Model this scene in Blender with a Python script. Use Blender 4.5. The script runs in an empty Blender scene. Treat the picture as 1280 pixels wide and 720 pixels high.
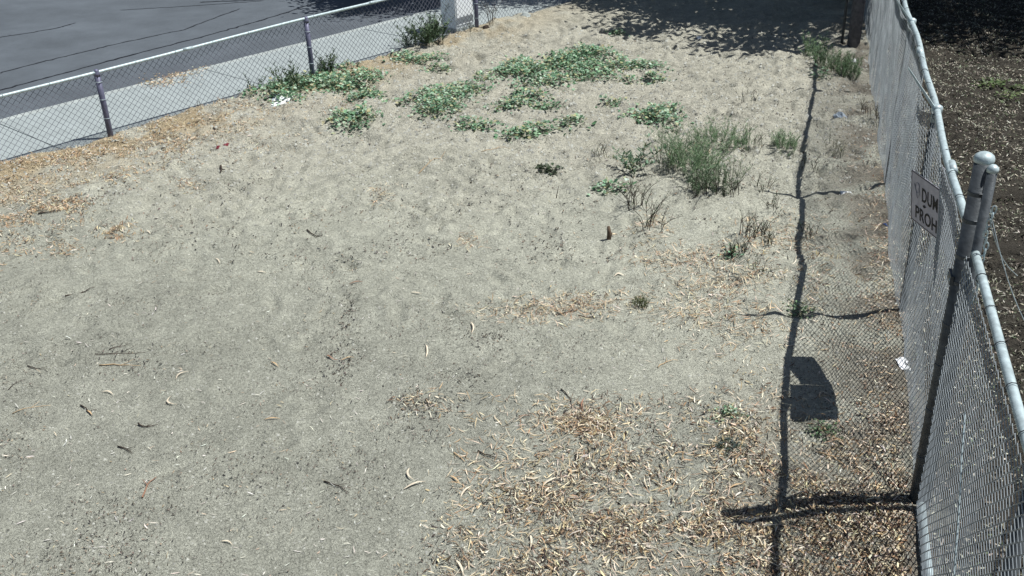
import bpy, math, random
import numpy as np
from mathutils import Vector, Matrix

# ---------------------------------------------------------------- camera
FPX, PITCH, ROLL, CAMH = 1250.0, 0.478, -0.033, 4.25
scene = bpy.context.scene
C = scene.collection
cam_d = bpy.data.cameras.new('camera')
cam = bpy.data.objects.new('camera', cam_d)
C.objects.link(cam)
cam_d.sensor_width = 36.0
cam_d.lens = 36.0 * FPX / 1280.0
cam_d.clip_end = 2000.0
cam_d.clip_start = 0.05
fw = Vector((0, math.cos(PITCH), -math.sin(PITCH)))
up0 = Vector((0, math.sin(PITCH), math.cos(PITCH)))
rt0 = Vector((1, 0, 0))
cr, sr = math.cos(ROLL), math.sin(ROLL)
# image x' = cr*x - sr*y ; y' = sr*x + cr*y  (y down)
rt = rt0 * cr + up0 * sr
up = -(rt0 * sr) + up0 * cr
cam.matrix_world = Matrix(((rt.x, up.x, -fw.x, 0), (rt.y, up.y, -fw.y, 0), (rt.z, up.z, -fw.z, CAMH), (0, 0, 0, 1)))
scene.camera = cam

# ---------------------------------------------------------------- light
SUN_EL, SUN_AZ = math.radians(62.5), math.radians(2.5)      # azimuth from +X towards +Y
scene.world = bpy.data.worlds.new('World')
scene.world.use_nodes = True
wn = scene.world.node_tree
sky = wn.nodes.new('ShaderNodeTexSky')
sky.sky_type = 'NISHITA'
sky.sun_disc = False
sky.sun_elevation = SUN_EL
sky.sun_rotation = math.pi / 2 - SUN_AZ
wn.nodes['Background'].inputs['Strength'].default_value = 0.05
wn.links.new(sky.outputs[0], wn.nodes['Background'].inputs['Color'])
sd = bpy.data.lights.new('sun', 'SUN')
sd.energy = 5.0
sd.angle = math.radians(0.35)
sd.color = (1.0, 0.975, 0.94)
sun = bpy.data.objects.new('sun', sd)
C.objects.link(sun)
sdir = Vector((math.cos(SUN_EL) * math.cos(SUN_AZ), math.cos(SUN_EL) * math.sin(SUN_AZ), math.sin(SUN_EL)))
sun.rotation_euler = sdir.to_track_quat('Z', 'Y').to_euler()
scene.view_settings.view_transform = 'Standard'
scene.view_settings.look = 'None'
scene.view_settings.exposure = 0.29
scene.view_settings.gamma = 1.0

rng = np.random.default_rng(7)
random.seed(7)


# ---------------------------------------------------------------- pixel of the photograph -> place on the ground
def at(px, py, z=0.0):
    x = (np.asarray(px, float) - 640) / FPX
    y = (np.asarray(py, float) - 360) / FPX
    c, s = math.cos(-ROLL), math.sin(-ROLL)
    x, y = c * x - s * y, s * x + c * y
    c, s = math.cos(PITCH), math.sin(PITCH)
    dx, dy, dz = x, c - y * s, -s - y * c
    t = (z - CAMH) / dz
    return dx * t, dy * t


# ---------------------------------------------------------------- noise + ground relief
def vnoise(x, y, scale, seed):
    r = np.random.default_rng(seed)
    n = 256
    g = r.random((n, n))
    u, v = x / scale + 57.3, y / scale + 31.7
    i, j = np.floor(u).astype(int), np.floor(v).astype(int)
    a, b = u - i, v - j
    a, b = a * a * (3 - 2 * a), b * b * (3 - 2 * b)
    g00, g10 = g[i % n, j % n], g[(i + 1) % n, j % n]
    g01, g11 = g[i % n, (j + 1) % n], g[(i + 1) % n, (j + 1) % n]
    return (g00 * (1 - a) + g10 * a) * (1 - b) + (g01 * (1 - a) + g11 * a) * b


def sstep(a, b, x):
    t = np.clip((x - a) / (b - a), 0, 1)
    return t * t * (3 - 2 * t)


LF0 = np.array([-5.40, 13.14])            # left fence: foot of the first post in view
LU = np.array([0.668, 0.744])             # along it
LN = np.array([-0.744, 0.668])            # from the lot towards the road
RF0 = np.array([2.57, 5.03])              # right fence: foot of the tall end post
RU = np.array([0.291, 0.957]); RU = RU / np.linalg.norm(RU)
RN = np.array([RU[1], -RU[0]])            # away from the lot


def left_n(x, y): return (x - LF0[0]) * LN[0] + (y - LF0[1]) * LN[1]
def right_n(x, y): return (x - RF0[0]) * RN[0] + (y - RF0[1]) * RN[1]


GX0, GX1, GY0, GY1, GS = -9.6, 15.0, 3.0, 26.6, 0.04
gx = np.arange(GX0, GX1 + 1e-6, GS)
gy = np.arange(GY0, GY1 + 1e-6, GS)
XX, YY = np.meshgrid(gx, gy, indexing='ij')
loose = sstep(8.5, 12.5, YY + 0.35 * (vnoise(XX, YY, 1.7, 3) - .5) * 6) * 0.85 + 0.15
loose = np.maximum(loose, sstep(1.2, 2.4, XX - .25 * (YY - 5)) * .6)
ZZ = (vnoise(XX, YY, 2.3, 11) - .5) * 0.05
ZZ += (vnoise(XX, YY, 0.9, 12) - .5) * 0.075 * loose
ZZ += (vnoise(XX, YY, 0.33, 13) - .5) * 0.058 * loose
ZZ += (vnoise(XX, YY, 0.15, 14) - .5) * 0.044 * (loose * .9 + .1)
ZZ += (vnoise(XX, YY, 0.075, 15) - .5) * 0.022 * (loose * .8 + .2)
# footprints and scuffs in the loose sand
for k in range(3200):
    cx, cy = rng.uniform(-5, 6), rng.uniform(5.5, 19.5)
    if rng.random() > sstep(6.5, 11.5, np.array(cy)) + .12: continue
    a = rng.uniform(0, math.pi); ra, rb = rng.uniform(.09, .17), rng.uniform(.04, .08); d = rng.uniform(.010, .034)
    i0, i1 = int((cx - .4 - GX0) / GS), int((cx + .4 - GX0) / GS)
    j0, j1 = int((cy - .4 - GY0) / GS), int((cy + .4 - GY0) / GS)
    if i0 < 0 or j0 < 0: continue
    x, y = XX[i0:i1, j0:j1] - cx, YY[i0:i1, j0:j1] - cy
    u, v = (x * math.cos(a) + y * math.sin(a)) / ra, (-x * math.sin(a) + y * math.cos(a)) / rb
    q = u * u + v * v
    ZZ[i0:i1, j0:j1] += -d * np.exp(-q) + d * .55 * np.exp(-(np.sqrt(q) - 1.7) ** 2 * 3)
# tyre scuffs: shallow arcs swept over the middle of the lot
for k, (px, py, rad, wid) in enumerate([(640, 215, 5.2, .5), (560, 190, 6.3, .35), (350, 330, 7.5, .5), (900, 300, 4.0, .3), (300, 420, 9.0, .4)]):
    cx, cy = at(px, py); cx = float(cx); cy = float(cy)
    ox, oy = cx + 1.0, cy - rad
    r = np.hypot(XX - ox, YY - oy)
    ang = np.arctan2(YY - oy, XX - ox)
    w = np.exp(-((r - rad) / wid) ** 2) * np.exp(-((ang - math.pi / 2 - .15) / .22) ** 2)
    ZZ += w * .014 * np.sin((r - rad) * 2 * math.pi / .13 + vnoise(XX, YY, .6, 40 + k) * 5)
for px0, py0, px1, py1, wd in ((600, 560, 640, 440, .16), (410, 470, 428, 380, .14), (330, 700, 250, 520, .16), (1010, 300, 985, 120, .12)):
    (ax, ay), (bx, by) = at(px0, py0), at(px1, py1); L_ = math.hypot(bx - ax, by - ay); dx, dy = (bx - ax) / L_, (by - ay) / L_
    t_ = (XX - ax) * dx + (YY - ay) * dy; q_ = -(XX - ax) * dy + (YY - ay) * dx
    ZZ += np.exp(-(q_ / wd) ** 4) * sstep(-.3, .1, t_) * sstep(L_ + .3, L_ - .1, t_) * (.006 * np.sin(q_ * 2 * math.pi / .085) - .006)
NL = left_n(XX, YY)
NR = right_n(XX, YY)
ZZ += 0.022 * np.exp(-((NL + .25) / .28) ** 2) * (.4 + vnoise(XX, YY, .5, 21))          # soil heaped on the fence line
ZZ += 0.10 * np.exp(-((XX - .3) ** 2 + (YY - 18.9) ** 2) / .9)
ZZ -= 0.62 * sstep(0.0, 0.62, NL + (vnoise(XX, YY, .35, 22) - .5) * .14)
ZZ += (vnoise(XX, YY, .8, 31) - .5) * .22 * np.exp(-((NR + .95) / .55) ** 2)      # ruts along the inside of the fence
out = sstep(-.05, .25, NR)
ZZ = ZZ + out * ((vnoise(XX, YY, .5, 23) - .5) * .05 + (vnoise(XX, YY, .11, 24) - .5) * .03)
ZZ += 0.02 * np.exp(-((NR + .1) / .15) ** 2)


def G(x, y):
    x = np.asarray(x, float); y = np.asarray(y, float)
    u = np.clip((x - GX0) / GS, 0, len(gx) - 2.001); v = np.clip((y - GY0) / GS, 0, len(gy) - 2.001)
    i, j = u.astype(int), v.astype(int); a, b = u - i, v - j
    return (ZZ[i, j] * (1 - a) + ZZ[i + 1, j] * a) * (1 - b) + (ZZ[i, j + 1] * (1 - a) + ZZ[i + 1, j + 1] * a) * b


def gat(px, py):
    x, y = at(px, py)
    return x, y, G(x, y)


# ---------------------------------------------------------------- materials
def mat(name, col, rough=.8, metal=0.0, noise=0.15, nscale=30, bump=0.0, bscale=80, attr=None, spec=.3, trans=0):
    m = bpy.data.materials.new(name); m.use_nodes = True
    nt = m.node_tree; b = nt.nodes['Principled BSDF']
    b.inputs['Roughness'].default_value = rough; b.inputs['Metallic'].default_value = metal
    b.inputs['Specular IOR Level'].default_value = spec
    tc = nt.nodes.new('ShaderNodeTexCoord')
    n = nt.nodes.new('ShaderNodeTexNoise'); n.inputs['Scale'].default_value = nscale; n.inputs['Detail'].default_value = 6
    nt.links.new(tc.outputs['Object'], n.inputs['Vector'])
    mr = nt.nodes.new('ShaderNodeMapRange')
    mr.inputs['From Min'].default_value = .3; mr.inputs['From Max'].default_value = .7
    mr.inputs['To Min'].default_value = 1 - noise; mr.inputs['To Max'].default_value = 1 + noise
    nt.links.new(n.outputs['Fac'], mr.inputs['Value'])
    vm = nt.nodes.new('ShaderNodeVectorMath'); vm.operation = 'SCALE'
    if attr:
        at_ = nt.nodes.new('ShaderNodeAttribute'); at_.attribute_name = attr
        nt.links.new(at_.outputs['Color'], vm.inputs[0])
    else:
        vm.inputs[0].default_value = col[:3]
    nt.links.new(mr.outputs[0], vm.inputs['Scale'])
    nt.links.new(vm.outputs[0], b.inputs['Base Color'])
    if bump:
        n2 = nt.nodes.new('ShaderNodeTexNoise'); n2.inputs['Scale'].default_value = bscale; n2.inputs['Detail'].default_value = 8
        nt.links.new(tc.outputs['Object'], n2.inputs['Vector'])
        bp = nt.nodes.new('ShaderNodeBump'); bp.inputs['Strength'].default_value = bump; bp.inputs['Distance'].default_value = .01
        nt.links.new(n2.outputs['Fac'], bp.inputs['Height']); nt.links.new(bp.outputs[0], b.inputs['Normal'])
    if trans:
        tr = nt.nodes.new('ShaderNodeBsdfTranslucent'); mx = nt.nodes.new('ShaderNodeMixShader'); mx.inputs[0].default_value = trans
        nt.links.new(vm.outputs[0], tr.inputs['Color'])
        nt.links.new(b.outputs[0], mx.inputs[1]); nt.links.new(tr.outputs[0], mx.inputs[2])
        nt.links.new(mx.outputs[0], nt.nodes['Material Output'].inputs['Surface'])
    return m


M = {}
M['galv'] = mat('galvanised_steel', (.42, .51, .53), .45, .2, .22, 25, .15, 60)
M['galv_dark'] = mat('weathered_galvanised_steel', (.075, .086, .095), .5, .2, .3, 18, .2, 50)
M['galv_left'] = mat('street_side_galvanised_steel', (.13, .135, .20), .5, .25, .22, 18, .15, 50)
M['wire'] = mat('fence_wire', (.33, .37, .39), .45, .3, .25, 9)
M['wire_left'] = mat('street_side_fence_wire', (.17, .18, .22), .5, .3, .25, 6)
M['sign'] = mat('sign_sheet', (.42, .41, .47), .5, 0, .12, 12, .05, 30)
M['black'] = mat('black_paint', (.012, .012, .018), .6, 0, .2)
M['scribble'] = mat('marker_ink', (.22, .24, .28), .6, 0, .1)
M['wood'] = mat('weathered_wood', (.10, .10, .115), .9, 0, .35, 14, .6, 40)
M['bark'] = mat('bark', (.11, .08, .055), .95, 0, .4, 8, .8, 20)
M['flake'] = mat('dry_litter', (1, 1, 1), .85, 0, .18, 60, attr='tint')
M['leafm'] = mat('leaf', (1, 1, 1), .55, 0, .15, 40, attr='tint', trans=.25)
M['twig'] = mat('twig_bark', (.05, .038, .03), .9, 0, .3, 40, .3, 90)
M['stalk'] = mat('stalk', (.075, .09, .05), .8, 0, .3, 30)
M['panel'] = mat('pale_painted_metal', (.86, .92, .95), .45, 0, .05, 6)
M['white'] = mat('white_plastic', (.8, .82, .82), .4, 0, .05)
M['red'] = mat('red_plastic', (.15, .02, .03), .5, 0, .1)
M['bluep'] = mat('blue_plastic', (.05, .09, .22), .5, 0, .1)
M['greyp'] = mat('grey_plastic', (.26, .31, .36), .5, 0, .1)
M['tar_and_shadow'] = mat('tar_and_shadow_black', (.012, .012, .014), .5, 0, .2)


def concrete():
    m = mat('concrete', (.285, .325, .325), .9, 0, .1, 3, .25, 120)
    nt = m.node_tree; b = nt.nodes['Principled BSDF']
    src = b.inputs['Base Color'].links[0].from_socket
    n = nt.nodes.new('ShaderNodeTexNoise'); n.inputs['Scale'].default_value = 90; n.inputs['Detail'].default_value = 4
    tc = [x for x in nt.nodes if x.type == 'TEX_COORD'][0]
    nt.links.new(tc.outputs['Object'], n.inputs['Vector'])
    mr = nt.nodes.new('ShaderNodeMapRange'); mr.inputs['From Min'].default_value = .3; mr.inputs['From Max'].default_value = .7
    mr.inputs['To Min'].default_value = .86; mr.inputs['To Max'].default_value = 1.12
    nt.links.new(n.outputs['Fac'], mr.inputs['Value'])
    v = nt.nodes.new('ShaderNodeVectorMath'); v.operation = 'SCALE'
    nt.links.new(src, v.inputs[0]); nt.links.new(mr.outputs[0], v.inputs['Scale']); nt.links.new(v.outputs[0], b.inputs['Base Color'])
    return m


def layered(name, col, scales, rough=.9, bump=.4, attr=None):
    """base colour times several noise octaves (scale, low, high), plus stretched streaks"""
    m = bpy.data.materials.new(name); m.use_nodes = True
    nt = m.node_tree; b = nt.nodes['Principled BSDF']; b.inputs['Roughness'].default_value = rough
    b.inputs['Specular IOR Level'].default_value = .2
    tc = nt.nodes.new('ShaderNodeTexCoord')
    if attr:
        a = nt.nodes.new('ShaderNodeAttribute'); a.attribute_name = attr; cur = a.outputs['Color']
    else:
        a = nt.nodes.new('ShaderNodeRGB'); a.outputs[0].default_value = (*col, 1); cur = a.outputs[0]
    for s, lo, hi, det in scales:
        n = nt.nodes.new('ShaderNodeTexNoise'); n.inputs['Scale'].default_value = s; n.inputs['Detail'].default_value = det
        n.inputs['Roughness'].default_value = .65
        nt.links.new(tc.outputs['Object'], n.inputs['Vector'])
        mr = nt.nodes.new('ShaderNodeMapRange'); mr.inputs['From Min'].default_value = .32; mr.inputs['From Max'].default_value = .68
        mr.inputs['To Min'].default_value = lo; mr.inputs['To Max'].default_value = hi
        nt.links.new(n.outputs['Fac'], mr.inputs['Value'])
        v = nt.nodes.new('ShaderNodeVectorMath'); v.operation = 'SCALE'
        nt.links.new(cur, v.inputs[0]); nt.links.new(mr.outputs[0], v.inputs['Scale']); cur = v.outputs[0]
    nt.links.new(cur, b.inputs['Base Color'])
    last = None
    for s, st, dist in bump:
        n = nt.nodes.new('ShaderNodeTexNoise'); n.inputs['Scale'].default_value = s; n.inputs['Detail'].default_value = 5
        nt.links.new(tc.outputs['Object'], n.inputs['Vector'])
        bp = nt.nodes.new('ShaderNodeBump'); bp.inputs['Strength'].default_value = st; bp.inputs['Distance'].default_value = dist
        nt.links.new(n.outputs['Fac'], bp.inputs['Height'])
        if last: nt.links.new(last, bp.inputs['Normal'])
        last = bp.outputs[0]
    nt.links.new(last, b.inputs['Normal'])
    return m


M['conc'] = concrete()
M['soil'] = layered('sandy_soil', None, [(150, .60, 1.30, 5), (38, .74, 1.20, 5), (6, .88, 1.10, 4), (1.3, .90, 1.09, 4)], .95,
                    [(9, .5, .05), (22, .9, .04), (60, 1.0, .030), (150, 1.0, .012)], attr='tint')
M['asphalt'] = layered('asphalt', (.088, .103, .118), [(160, .72, 1.3, 4), (1.1, .86, 1.14, 5), (.35, .9, 1.1, 3)], .9,
                       [(200, .4, .006)])
M['kerb'] = layered('kerb_concrete', (.36, .40, .39), [(60, .8, 1.15, 4), (4, .8, 1.1, 4)], .9, [(90, .4, .006)])


# ---------------------------------------------------------------- mesh helpers
def link(name, me, m=None, parent=None):
    o = bpy.data.objects.new(name, me); C.objects.link(o)
    if m: me.materials.append(m)
    if parent: o.parent = parent
    return o


def np_mesh(name, V, F, tint=None, smooth=False):
    """V (n,3), F (m,k) all faces with k corners, tint (m,3) per face"""
    me = bpy.data.meshes.new(name)
    V = np.ascontiguousarray(V, np.float32); F = np.ascontiguousarray(F, np.int32)
    me.vertices.add(len(V)); me.vertices.foreach_set('co', V.ravel())
    m, k = F.shape
    me.loops.add(m * k); me.loops.foreach_set('vertex_index', F.ravel())
    me.polygons.add(m)
    me.polygons.foreach_set('loop_start', np.arange(m, dtype=np.int32) * k)
    me.polygons.foreach_set('loop_total', np.full(m, k, np.int32))
    if smooth: me.polygons.foreach_set('use_smooth', np.ones(m, bool))
    me.update(calc_edges=True)
    if tint is not None:
        a = me.attributes.new('tint', 'FLOAT_COLOR', 'FACE')
        c = np.ones((m, 4), np.float32); c[:, :3] = tint
        a.data.foreach_set('color', c.ravel())
    return me


def tag(o, label=None, cat=None, group=None, kind=None):
    if label: o['label'] = label
    if cat: o['category'] = cat
    if group: o['group'] = group
    if kind: o['kind'] = kind
    return o


def empty(name, loc):
    o = bpy.data.objects.new(name, None); C.objects.link(o); o.location = loc; o.empty_display_size = .2
    return o


class MB:
    """collects shapes (world coordinates); build() makes one mesh object with its origin at org"""
    def __init__(s): s.v = []; s.f = []

    def add(s, v, f):
        b = len(s.v); s.v += [tuple(p) for p in v]; s.f += [tuple(i + b for i in q) for q in f]

    def tube(s, pts, r, n=10, cap=True):
        pts = [Vector(p) for p in pts]; rs = r if isinstance(r, (list, tuple)) else [r] * len(pts)
        b = len(s.v); side = None
        for i, p in enumerate(pts):
            d = (pts[min(i + 1, len(pts) - 1)] - pts[max(i - 1, 0)]).normalized()
            if side is None:
                side = d.orthogonal().normalized()
            side = (side - d * side.dot(d)).normalized(); o = d.cross(side)
            for k in range(n):
                a = 2 * math.pi * k / n
                s.v.append(tuple(p + (side * math.cos(a) + o * math.sin(a)) * rs[i]))
        for i in range(len(pts) - 1):
            for k in range(n):
                k2 = (k + 1) % n
                s.f.append((b + i * n + k, b + i * n + k2, b + (i + 1) * n + k2, b + (i + 1) * n + k))
        if cap:
            s.f.append(tuple(b + k for k in range(n))[::-1]); e = b + (len(pts) - 1) * n
            s.f.append(tuple(e + k for k in range(n)))

    def lathe(s, c, prof, n=16):
        b = len(s.v); c = Vector(c)
        for r, z in prof:
            for k in range(n):
                a = 2 * math.pi * k / n; s.v.append((c.x + r * math.cos(a), c.y + r * math.sin(a), c.z + z))
        for i in range(len(prof) - 1):
            for k in range(n):
                k2 = (k + 1) % n; s.f.append((b + i * n + k, b + i * n + k2, b + (i + 1) * n + k2, b + (i + 1) * n + k))
        s.f.append(tuple(b + k for k in range(n))[::-1]); e = b + (len(prof) - 1) * n; s.f.append(tuple(e + k for k in range(n)))

    def box(s, c, ux, uy, hx, hy, z0, z1):
        """box with horizontal axes ux, uy (unit 2D) and half sizes"""
        c = np.array(c[:2], float); ux = np.array(ux); uy = np.array(uy); v = []
        for z in (z0, z1):
            for a, b_ in ((-1, -1), (1, -1), (1, 1), (-1, 1)):
                p = c + ux * hx * a + uy * hy * b_; v.append((p[0], p[1], z))
        s.add(v, [(3, 2, 1, 0), (4, 5, 6, 7), (0, 1, 5, 4), (1, 2, 6, 5), (2, 3, 7, 6), (3, 0, 4, 7)])

    def build(s, name, m, parent=None, org=None, smooth=False, bevel=0):
        if org is None: org = parent.location if parent is not None and parent.type == 'EMPTY' else (0, 0, 0)
        me = bpy.data.meshes.new(name)
        V = [(x - org[0], y - org[1], z - org[2]) for x, y, z in s.v]
        me.from_pydata(V, [], s.f)
        if smooth:
            for p in me.polygons: p.use_smooth = True
        me.update()
        o = link(name, me, m, parent)
        if parent is None: o.location = org
        if bevel:
            md = o.modifiers.new('bevel', 'BEVEL'); md.width = bevel; md.segments = 2
        return o


# ---------------------------------------------------------------- THE GROUND
ni, nj = XX.shape
idx = np.arange(ni * nj).reshape(ni, nj)
F = np.stack([idx[:-1, :-1], idx[1:, :-1], idx[1:, 1:], idx[:-1, 1:]], -1).reshape(-1, 4)
V = np.stack([XX, YY, ZZ], -1).reshape(-1, 3)
# soil colour: pale loose sand, greyer near-left soil with lens vignette painted in, straw-stained and dark organic soil
pale = np.array([.475, .465, .385]); vignette_soil = np.array([.365, .375, .315]); cool = np.array([.465, .475, .395])
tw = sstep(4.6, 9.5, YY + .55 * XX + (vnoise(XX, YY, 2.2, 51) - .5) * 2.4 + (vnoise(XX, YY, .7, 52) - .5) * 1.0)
T = vignette_soil + (cool - vignette_soil) * tw[..., None]
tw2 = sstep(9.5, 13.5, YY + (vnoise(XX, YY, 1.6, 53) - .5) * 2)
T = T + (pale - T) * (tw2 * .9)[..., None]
straw = np.array([.44, .355, .22]); dk = np.array([.20, .175, .14])
ws = np.exp(-((NL + .35) / .75) ** 2) * sstep(-5, 1, -(XX + 1.8)) * sstep(.25, .62, vnoise(XX, YY, .45, 54) * .6 + vnoise(XX, YY, .17, 55) * .4)
T = T + (straw - T) * np.clip(ws * .9, 0, 1)[..., None]
wf = np.exp(-((NR + .05) / .55) ** 2) * sstep(.25, .6, vnoise(XX, YY, .3, 56)) * .75
T = T + (dk - T) * wf[..., None]
wb = sstep(.15, 1.5, XX - .35 * (YY - 4.4) + (vnoise(XX, YY, .6, 57) - .5) * 1.6) * sstep(7.2, 5.6, YY) * sstep(.25, .6, vnoise(XX, YY, .22, 58))
T = T + (np.array([.21, .19, .155]) - T) * (wb * .5)[..., None]
mulch = np.array([.055, .050, .040])
T = T + (mulch - T) * sstep(-.12, .2, NR + (vnoise(XX, YY, .2, 59) - .5) * .25)[..., None]
T *= (.94 + .12 * vnoise(XX, YY, .12, 60))[..., None]
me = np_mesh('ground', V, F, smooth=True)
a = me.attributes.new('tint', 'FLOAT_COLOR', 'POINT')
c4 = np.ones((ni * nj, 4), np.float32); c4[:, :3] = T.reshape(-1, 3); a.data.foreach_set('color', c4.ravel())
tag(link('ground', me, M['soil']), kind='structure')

flat = layered('far_soil', (.2, .18, .14), [(20, .7, 1.2, 5), (1.5, .85, 1.1, 4)], .95, [(30, .6, .02)])
mb = MB()
mb.add([(-600, -600, -.75), (600, -600, -.75), (600, 600, -.75), (-600, 600, -.75)], [(0, 1, 2, 3)])
tag(mb.build('terrain', flat), kind='structure')
mb = MB()
for x0, x1, y0, y1 in ((GX1, 400, -200, 400), (GX0, GX1, -60, GY0), (6.7, GX1, GY1, 400)):
    mb.add([(x0, y0, -.005), (x1, y0, -.005), (x1, y1, -.005), (x0, y1, -.005)], [(0, 1, 2, 3)])
tag(mb.build('ground_beyond', flat), kind='structure')


def lw(u, n):
    p = LF0 + LU * u + LN * n
    return p


# road
mb = MB(); us = np.linspace(-22, 60, 60)
vv = []; ff = []
ns_ = [2.2, 2.6, 3.5, 6, 12, 16]; zz = [-.185, -.18, -.165, -.14, -.14, -.2]
for i, u in enumerate(us):
    for n_, z_ in zip(ns_, zz):
        p = lw(u, n_); vv.append((p[0], p[1], z_))
K = len(ns_)
for i in range(len(us) - 1):
    for k in range(K - 1): ff.append((i * K + k, (i + 1) * K + k, (i + 1) * K + k + 1, i * K + k + 1))
mb.add(vv, ff)
road = tag(mb.build('road', M['asphalt'], smooth=True), kind='structure')
# tarred cracks along the road, plus a cast shadow painted as a dark strip
def strip(pts, w, seed, z=-.155, mt=None, name='tar_and_shadow_strip'):
    r = np.random.default_rng(seed); P = []
    pts = [np.array(p, float) for p in pts]
    for a_, b_ in zip(pts[:-1], pts[1:]):
        for t in np.linspace(0, 1, 14, endpoint=False): P.append(a_ + (b_ - a_) * t)
    P.append(pts[-1]); P = np.array(P); P[1:-1] += r.normal(0, .012, (len(P) - 2, 2))
    m_ = MB(); vv = []; ff = []
    for i, p in enumerate(P):
        d = P[min(i + 1, len(P) - 1)] - P[max(i - 1, 0)]; d /= np.linalg.norm(d); q = np.array([-d[1], d[0]])
        ww = w * (.6 + .8 * r.random()) / 2
        if i in (0, len(P) - 1): ww *= .2
        for s_ in (-1, 1):
            x = p + q * ww * s_; n_ = left_n(x[0], x[1])
            zr = np.interp(n_, ns_, zz) + .004
            vv.append((x[0], x[1], zr))
    for i in range(len(P) - 1): ff.append((2 * i, 2 * i + 2, 2 * i + 3, 2 * i + 1))
    m_.add(vv, ff)
    o = m_.build(name, mt or M['tar_and_shadow'], road, org=(0, 0, 0))
    return o
def rp(px, py): x, y = at(px, py, -.16); return (float(x), float(y))
strip([rp(-60, 133), rp(0, 113), rp(90, 89), rp(180, 65), rp(255, 46), rp(330, 25), rp(400, 3), rp(430, -12)], .05, 1)
strip([rp(-60, 108), rp(0, 92), rp(75, 73), rp(150, 55), rp(230, 38), rp(300, 12)], .035, 2)
strip([rp(-50, 58), rp(0, 48), rp(40, 42), rp(73, 36), rp(95, 30)], .04, 3)
strip([rp(250, 4), rp(300, 2), rp(345, 0), rp(380, -6)], .09, 4)  # shadow of pole and wires, painted as a dark strip
strip([rp(150, 14), rp(250, 8), rp(330, 2)], .03, 5)

# kerb and sidewalk slabs
mb = MB(); prof = [(2.04, -.09), (2.04, -.055), (2.05, -.047), (2.17, -.050), (2.19, -.062), (2.205, -.30)]
vv = []; ff = []; us = np.arange(-22, 60, .25); K = len(prof)
for i, u in enumerate(us):
    j = rng.normal(0, .006)
    for n_, z_ in prof:
        p = lw(u, n_ + j); vv.append((p[0], p[1], z_ + rng.normal(0, .001)))
for i in range(len(us) - 1):
    for k in range(K - 1): ff.append((i * K + k, (i + 1) * K + k, (i + 1) * K + k + 1, i * K + k + 1))
mb.add(vv, ff); tag(mb.build('kerb', M['kerb'], smooth=False), kind='structure')
walk = empty('sidewalk', (LF0[0], LF0[1], -.05)); tag(walk, kind='structure')
u = -.65 - 3.5 * 4; kk = 0
while u < 30:
    mb = MB(); c_ = lw(u + 1.75, 1.035)
    dz = [0, .004, -.003, .002, 0, -.002][kk % 6]
    mb.box(c_, LU, LN, 1.742, .998, -.22, -.05 + dz)
    o = mb.build('slab', M['conc'], walk, bevel=.006)
    u += 3.5; kk += 1


# ---------------------------------------------------------------- loose flakes lying on the ground
def flakes(px, py, L, W, pal, name, world=None, tilt=.35, bend=.25, lift=.004):
    """scatter leaf-like flakes; each a bent 4-vertex rhombus (2 triangles) or a bent strip"""
    if world is None: x, y = at(px, py)
    else: x, y = world
    n = len(x); z = G(x, y) + lift
    a = rng.uniform(0, 2 * math.pi, n)
    d = np.stack([np.cos(a), np.sin(a), rng.normal(0, tilt, n)], -1); d /= np.linalg.norm(d, axis=1)[:, None]
    s = np.stack([-np.sin(a), np.cos(a), rng.normal(0, tilt * 1.5, n)], -1); s /= np.linalg.norm(s, axis=1)[:, None]
    c = np.stack([x, y, z + rng.random(n) * lift * 2 + np.abs(d[:, 2]) * L * .4], -1)
    upv = np.array([0, 0, 1.0])
    bL = (rng.normal(0, bend * .6, n) * L)[:, None]
    cur = (rng.normal(0, .14, n) * L)[:, None]
    p0 = c - d * (L / 2)[:, None]; p3 = c + d * (L / 2)[:, None]
    m0 = c - d * (L * .18)[:, None] + upv * bL * .5 + s * cur * .5; m1 = c + d * (L * .18)[:, None] + upv * bL * .5 + s * cur * .5
    w = (W / 2)[:, None] * s
    Vv = np.stack([p0, m0 - w, m1 - w, p3, m1 + w, m0 + w], 1)
    low = G(Vv[..., 0], Vv[..., 1]) + .001
    Vv[..., 2] = np.maximum(Vv[..., 2], low)
    Vv = Vv.reshape(-1, 3)
    b = np.arange(n)[:, None] * 6
    Ff = np.concatenate([b + np.array([[0, 1, 4 + 0, 5]]), b + np.array([[1, 2, 3, 4]])], 0)
    Ff = np.concatenate([b + np.array([[0, 1, 2, 5]]), b + np.array([[2, 3, 4, 5]])], 0)
    pal = np.array(pal); ci = rng.integers(0, len(pal), n)
    col = pal[ci] * rng.uniform(.65, 1.35, (n, 1)) * rng.uniform(.93, 1.07, (n, 3))
    return np_mesh(name, Vv, Ff, np.clip(np.concatenate([col, col], 0), 0, .85))


STRAW = [(.46, .38, .25), (.54, .46, .32), (.40, .30, .18), (.28, .19, .11), (.60, .55, .43), (.13, .09, .06), (.36, .24, .14)]
BROWN = [(.46, .36, .21), (.60, .50, .33), (.27, .18, .10), (.70, .62, .47), (.64, .56, .38), (.07, .05, .04), (.16, .105, .07), (.64, .59, .49), (.04, .03, .028), (.05, .045, .04), (.11, .085, .06)]
RUST = [(.34, .22, .13), (.50, .38, .25), (.24, .14, .09), (.58, .50, .38), (.55, .46, .34), (.06, .04, .03), (.14, .08, .05), (.60, .54, .45)]
DARK = [(.05, .045, .04), (.09, .075, .06), (.13, .11, .09), (.035, .035, .035)]
MULCH = [(.13, .12, .095), (.24, .215, .17), (.38, .37, .30), (.30, .285, .23), (.10, .13, .07), (.07, .055, .04), (.035, .03, .025), (.50, .49, .40), (.05, .045, .035)]


def gauss_px(n, cx, cy, sx, sy): return rng.normal(cx, sx, n), rng.normal(cy, sy, n)


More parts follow.
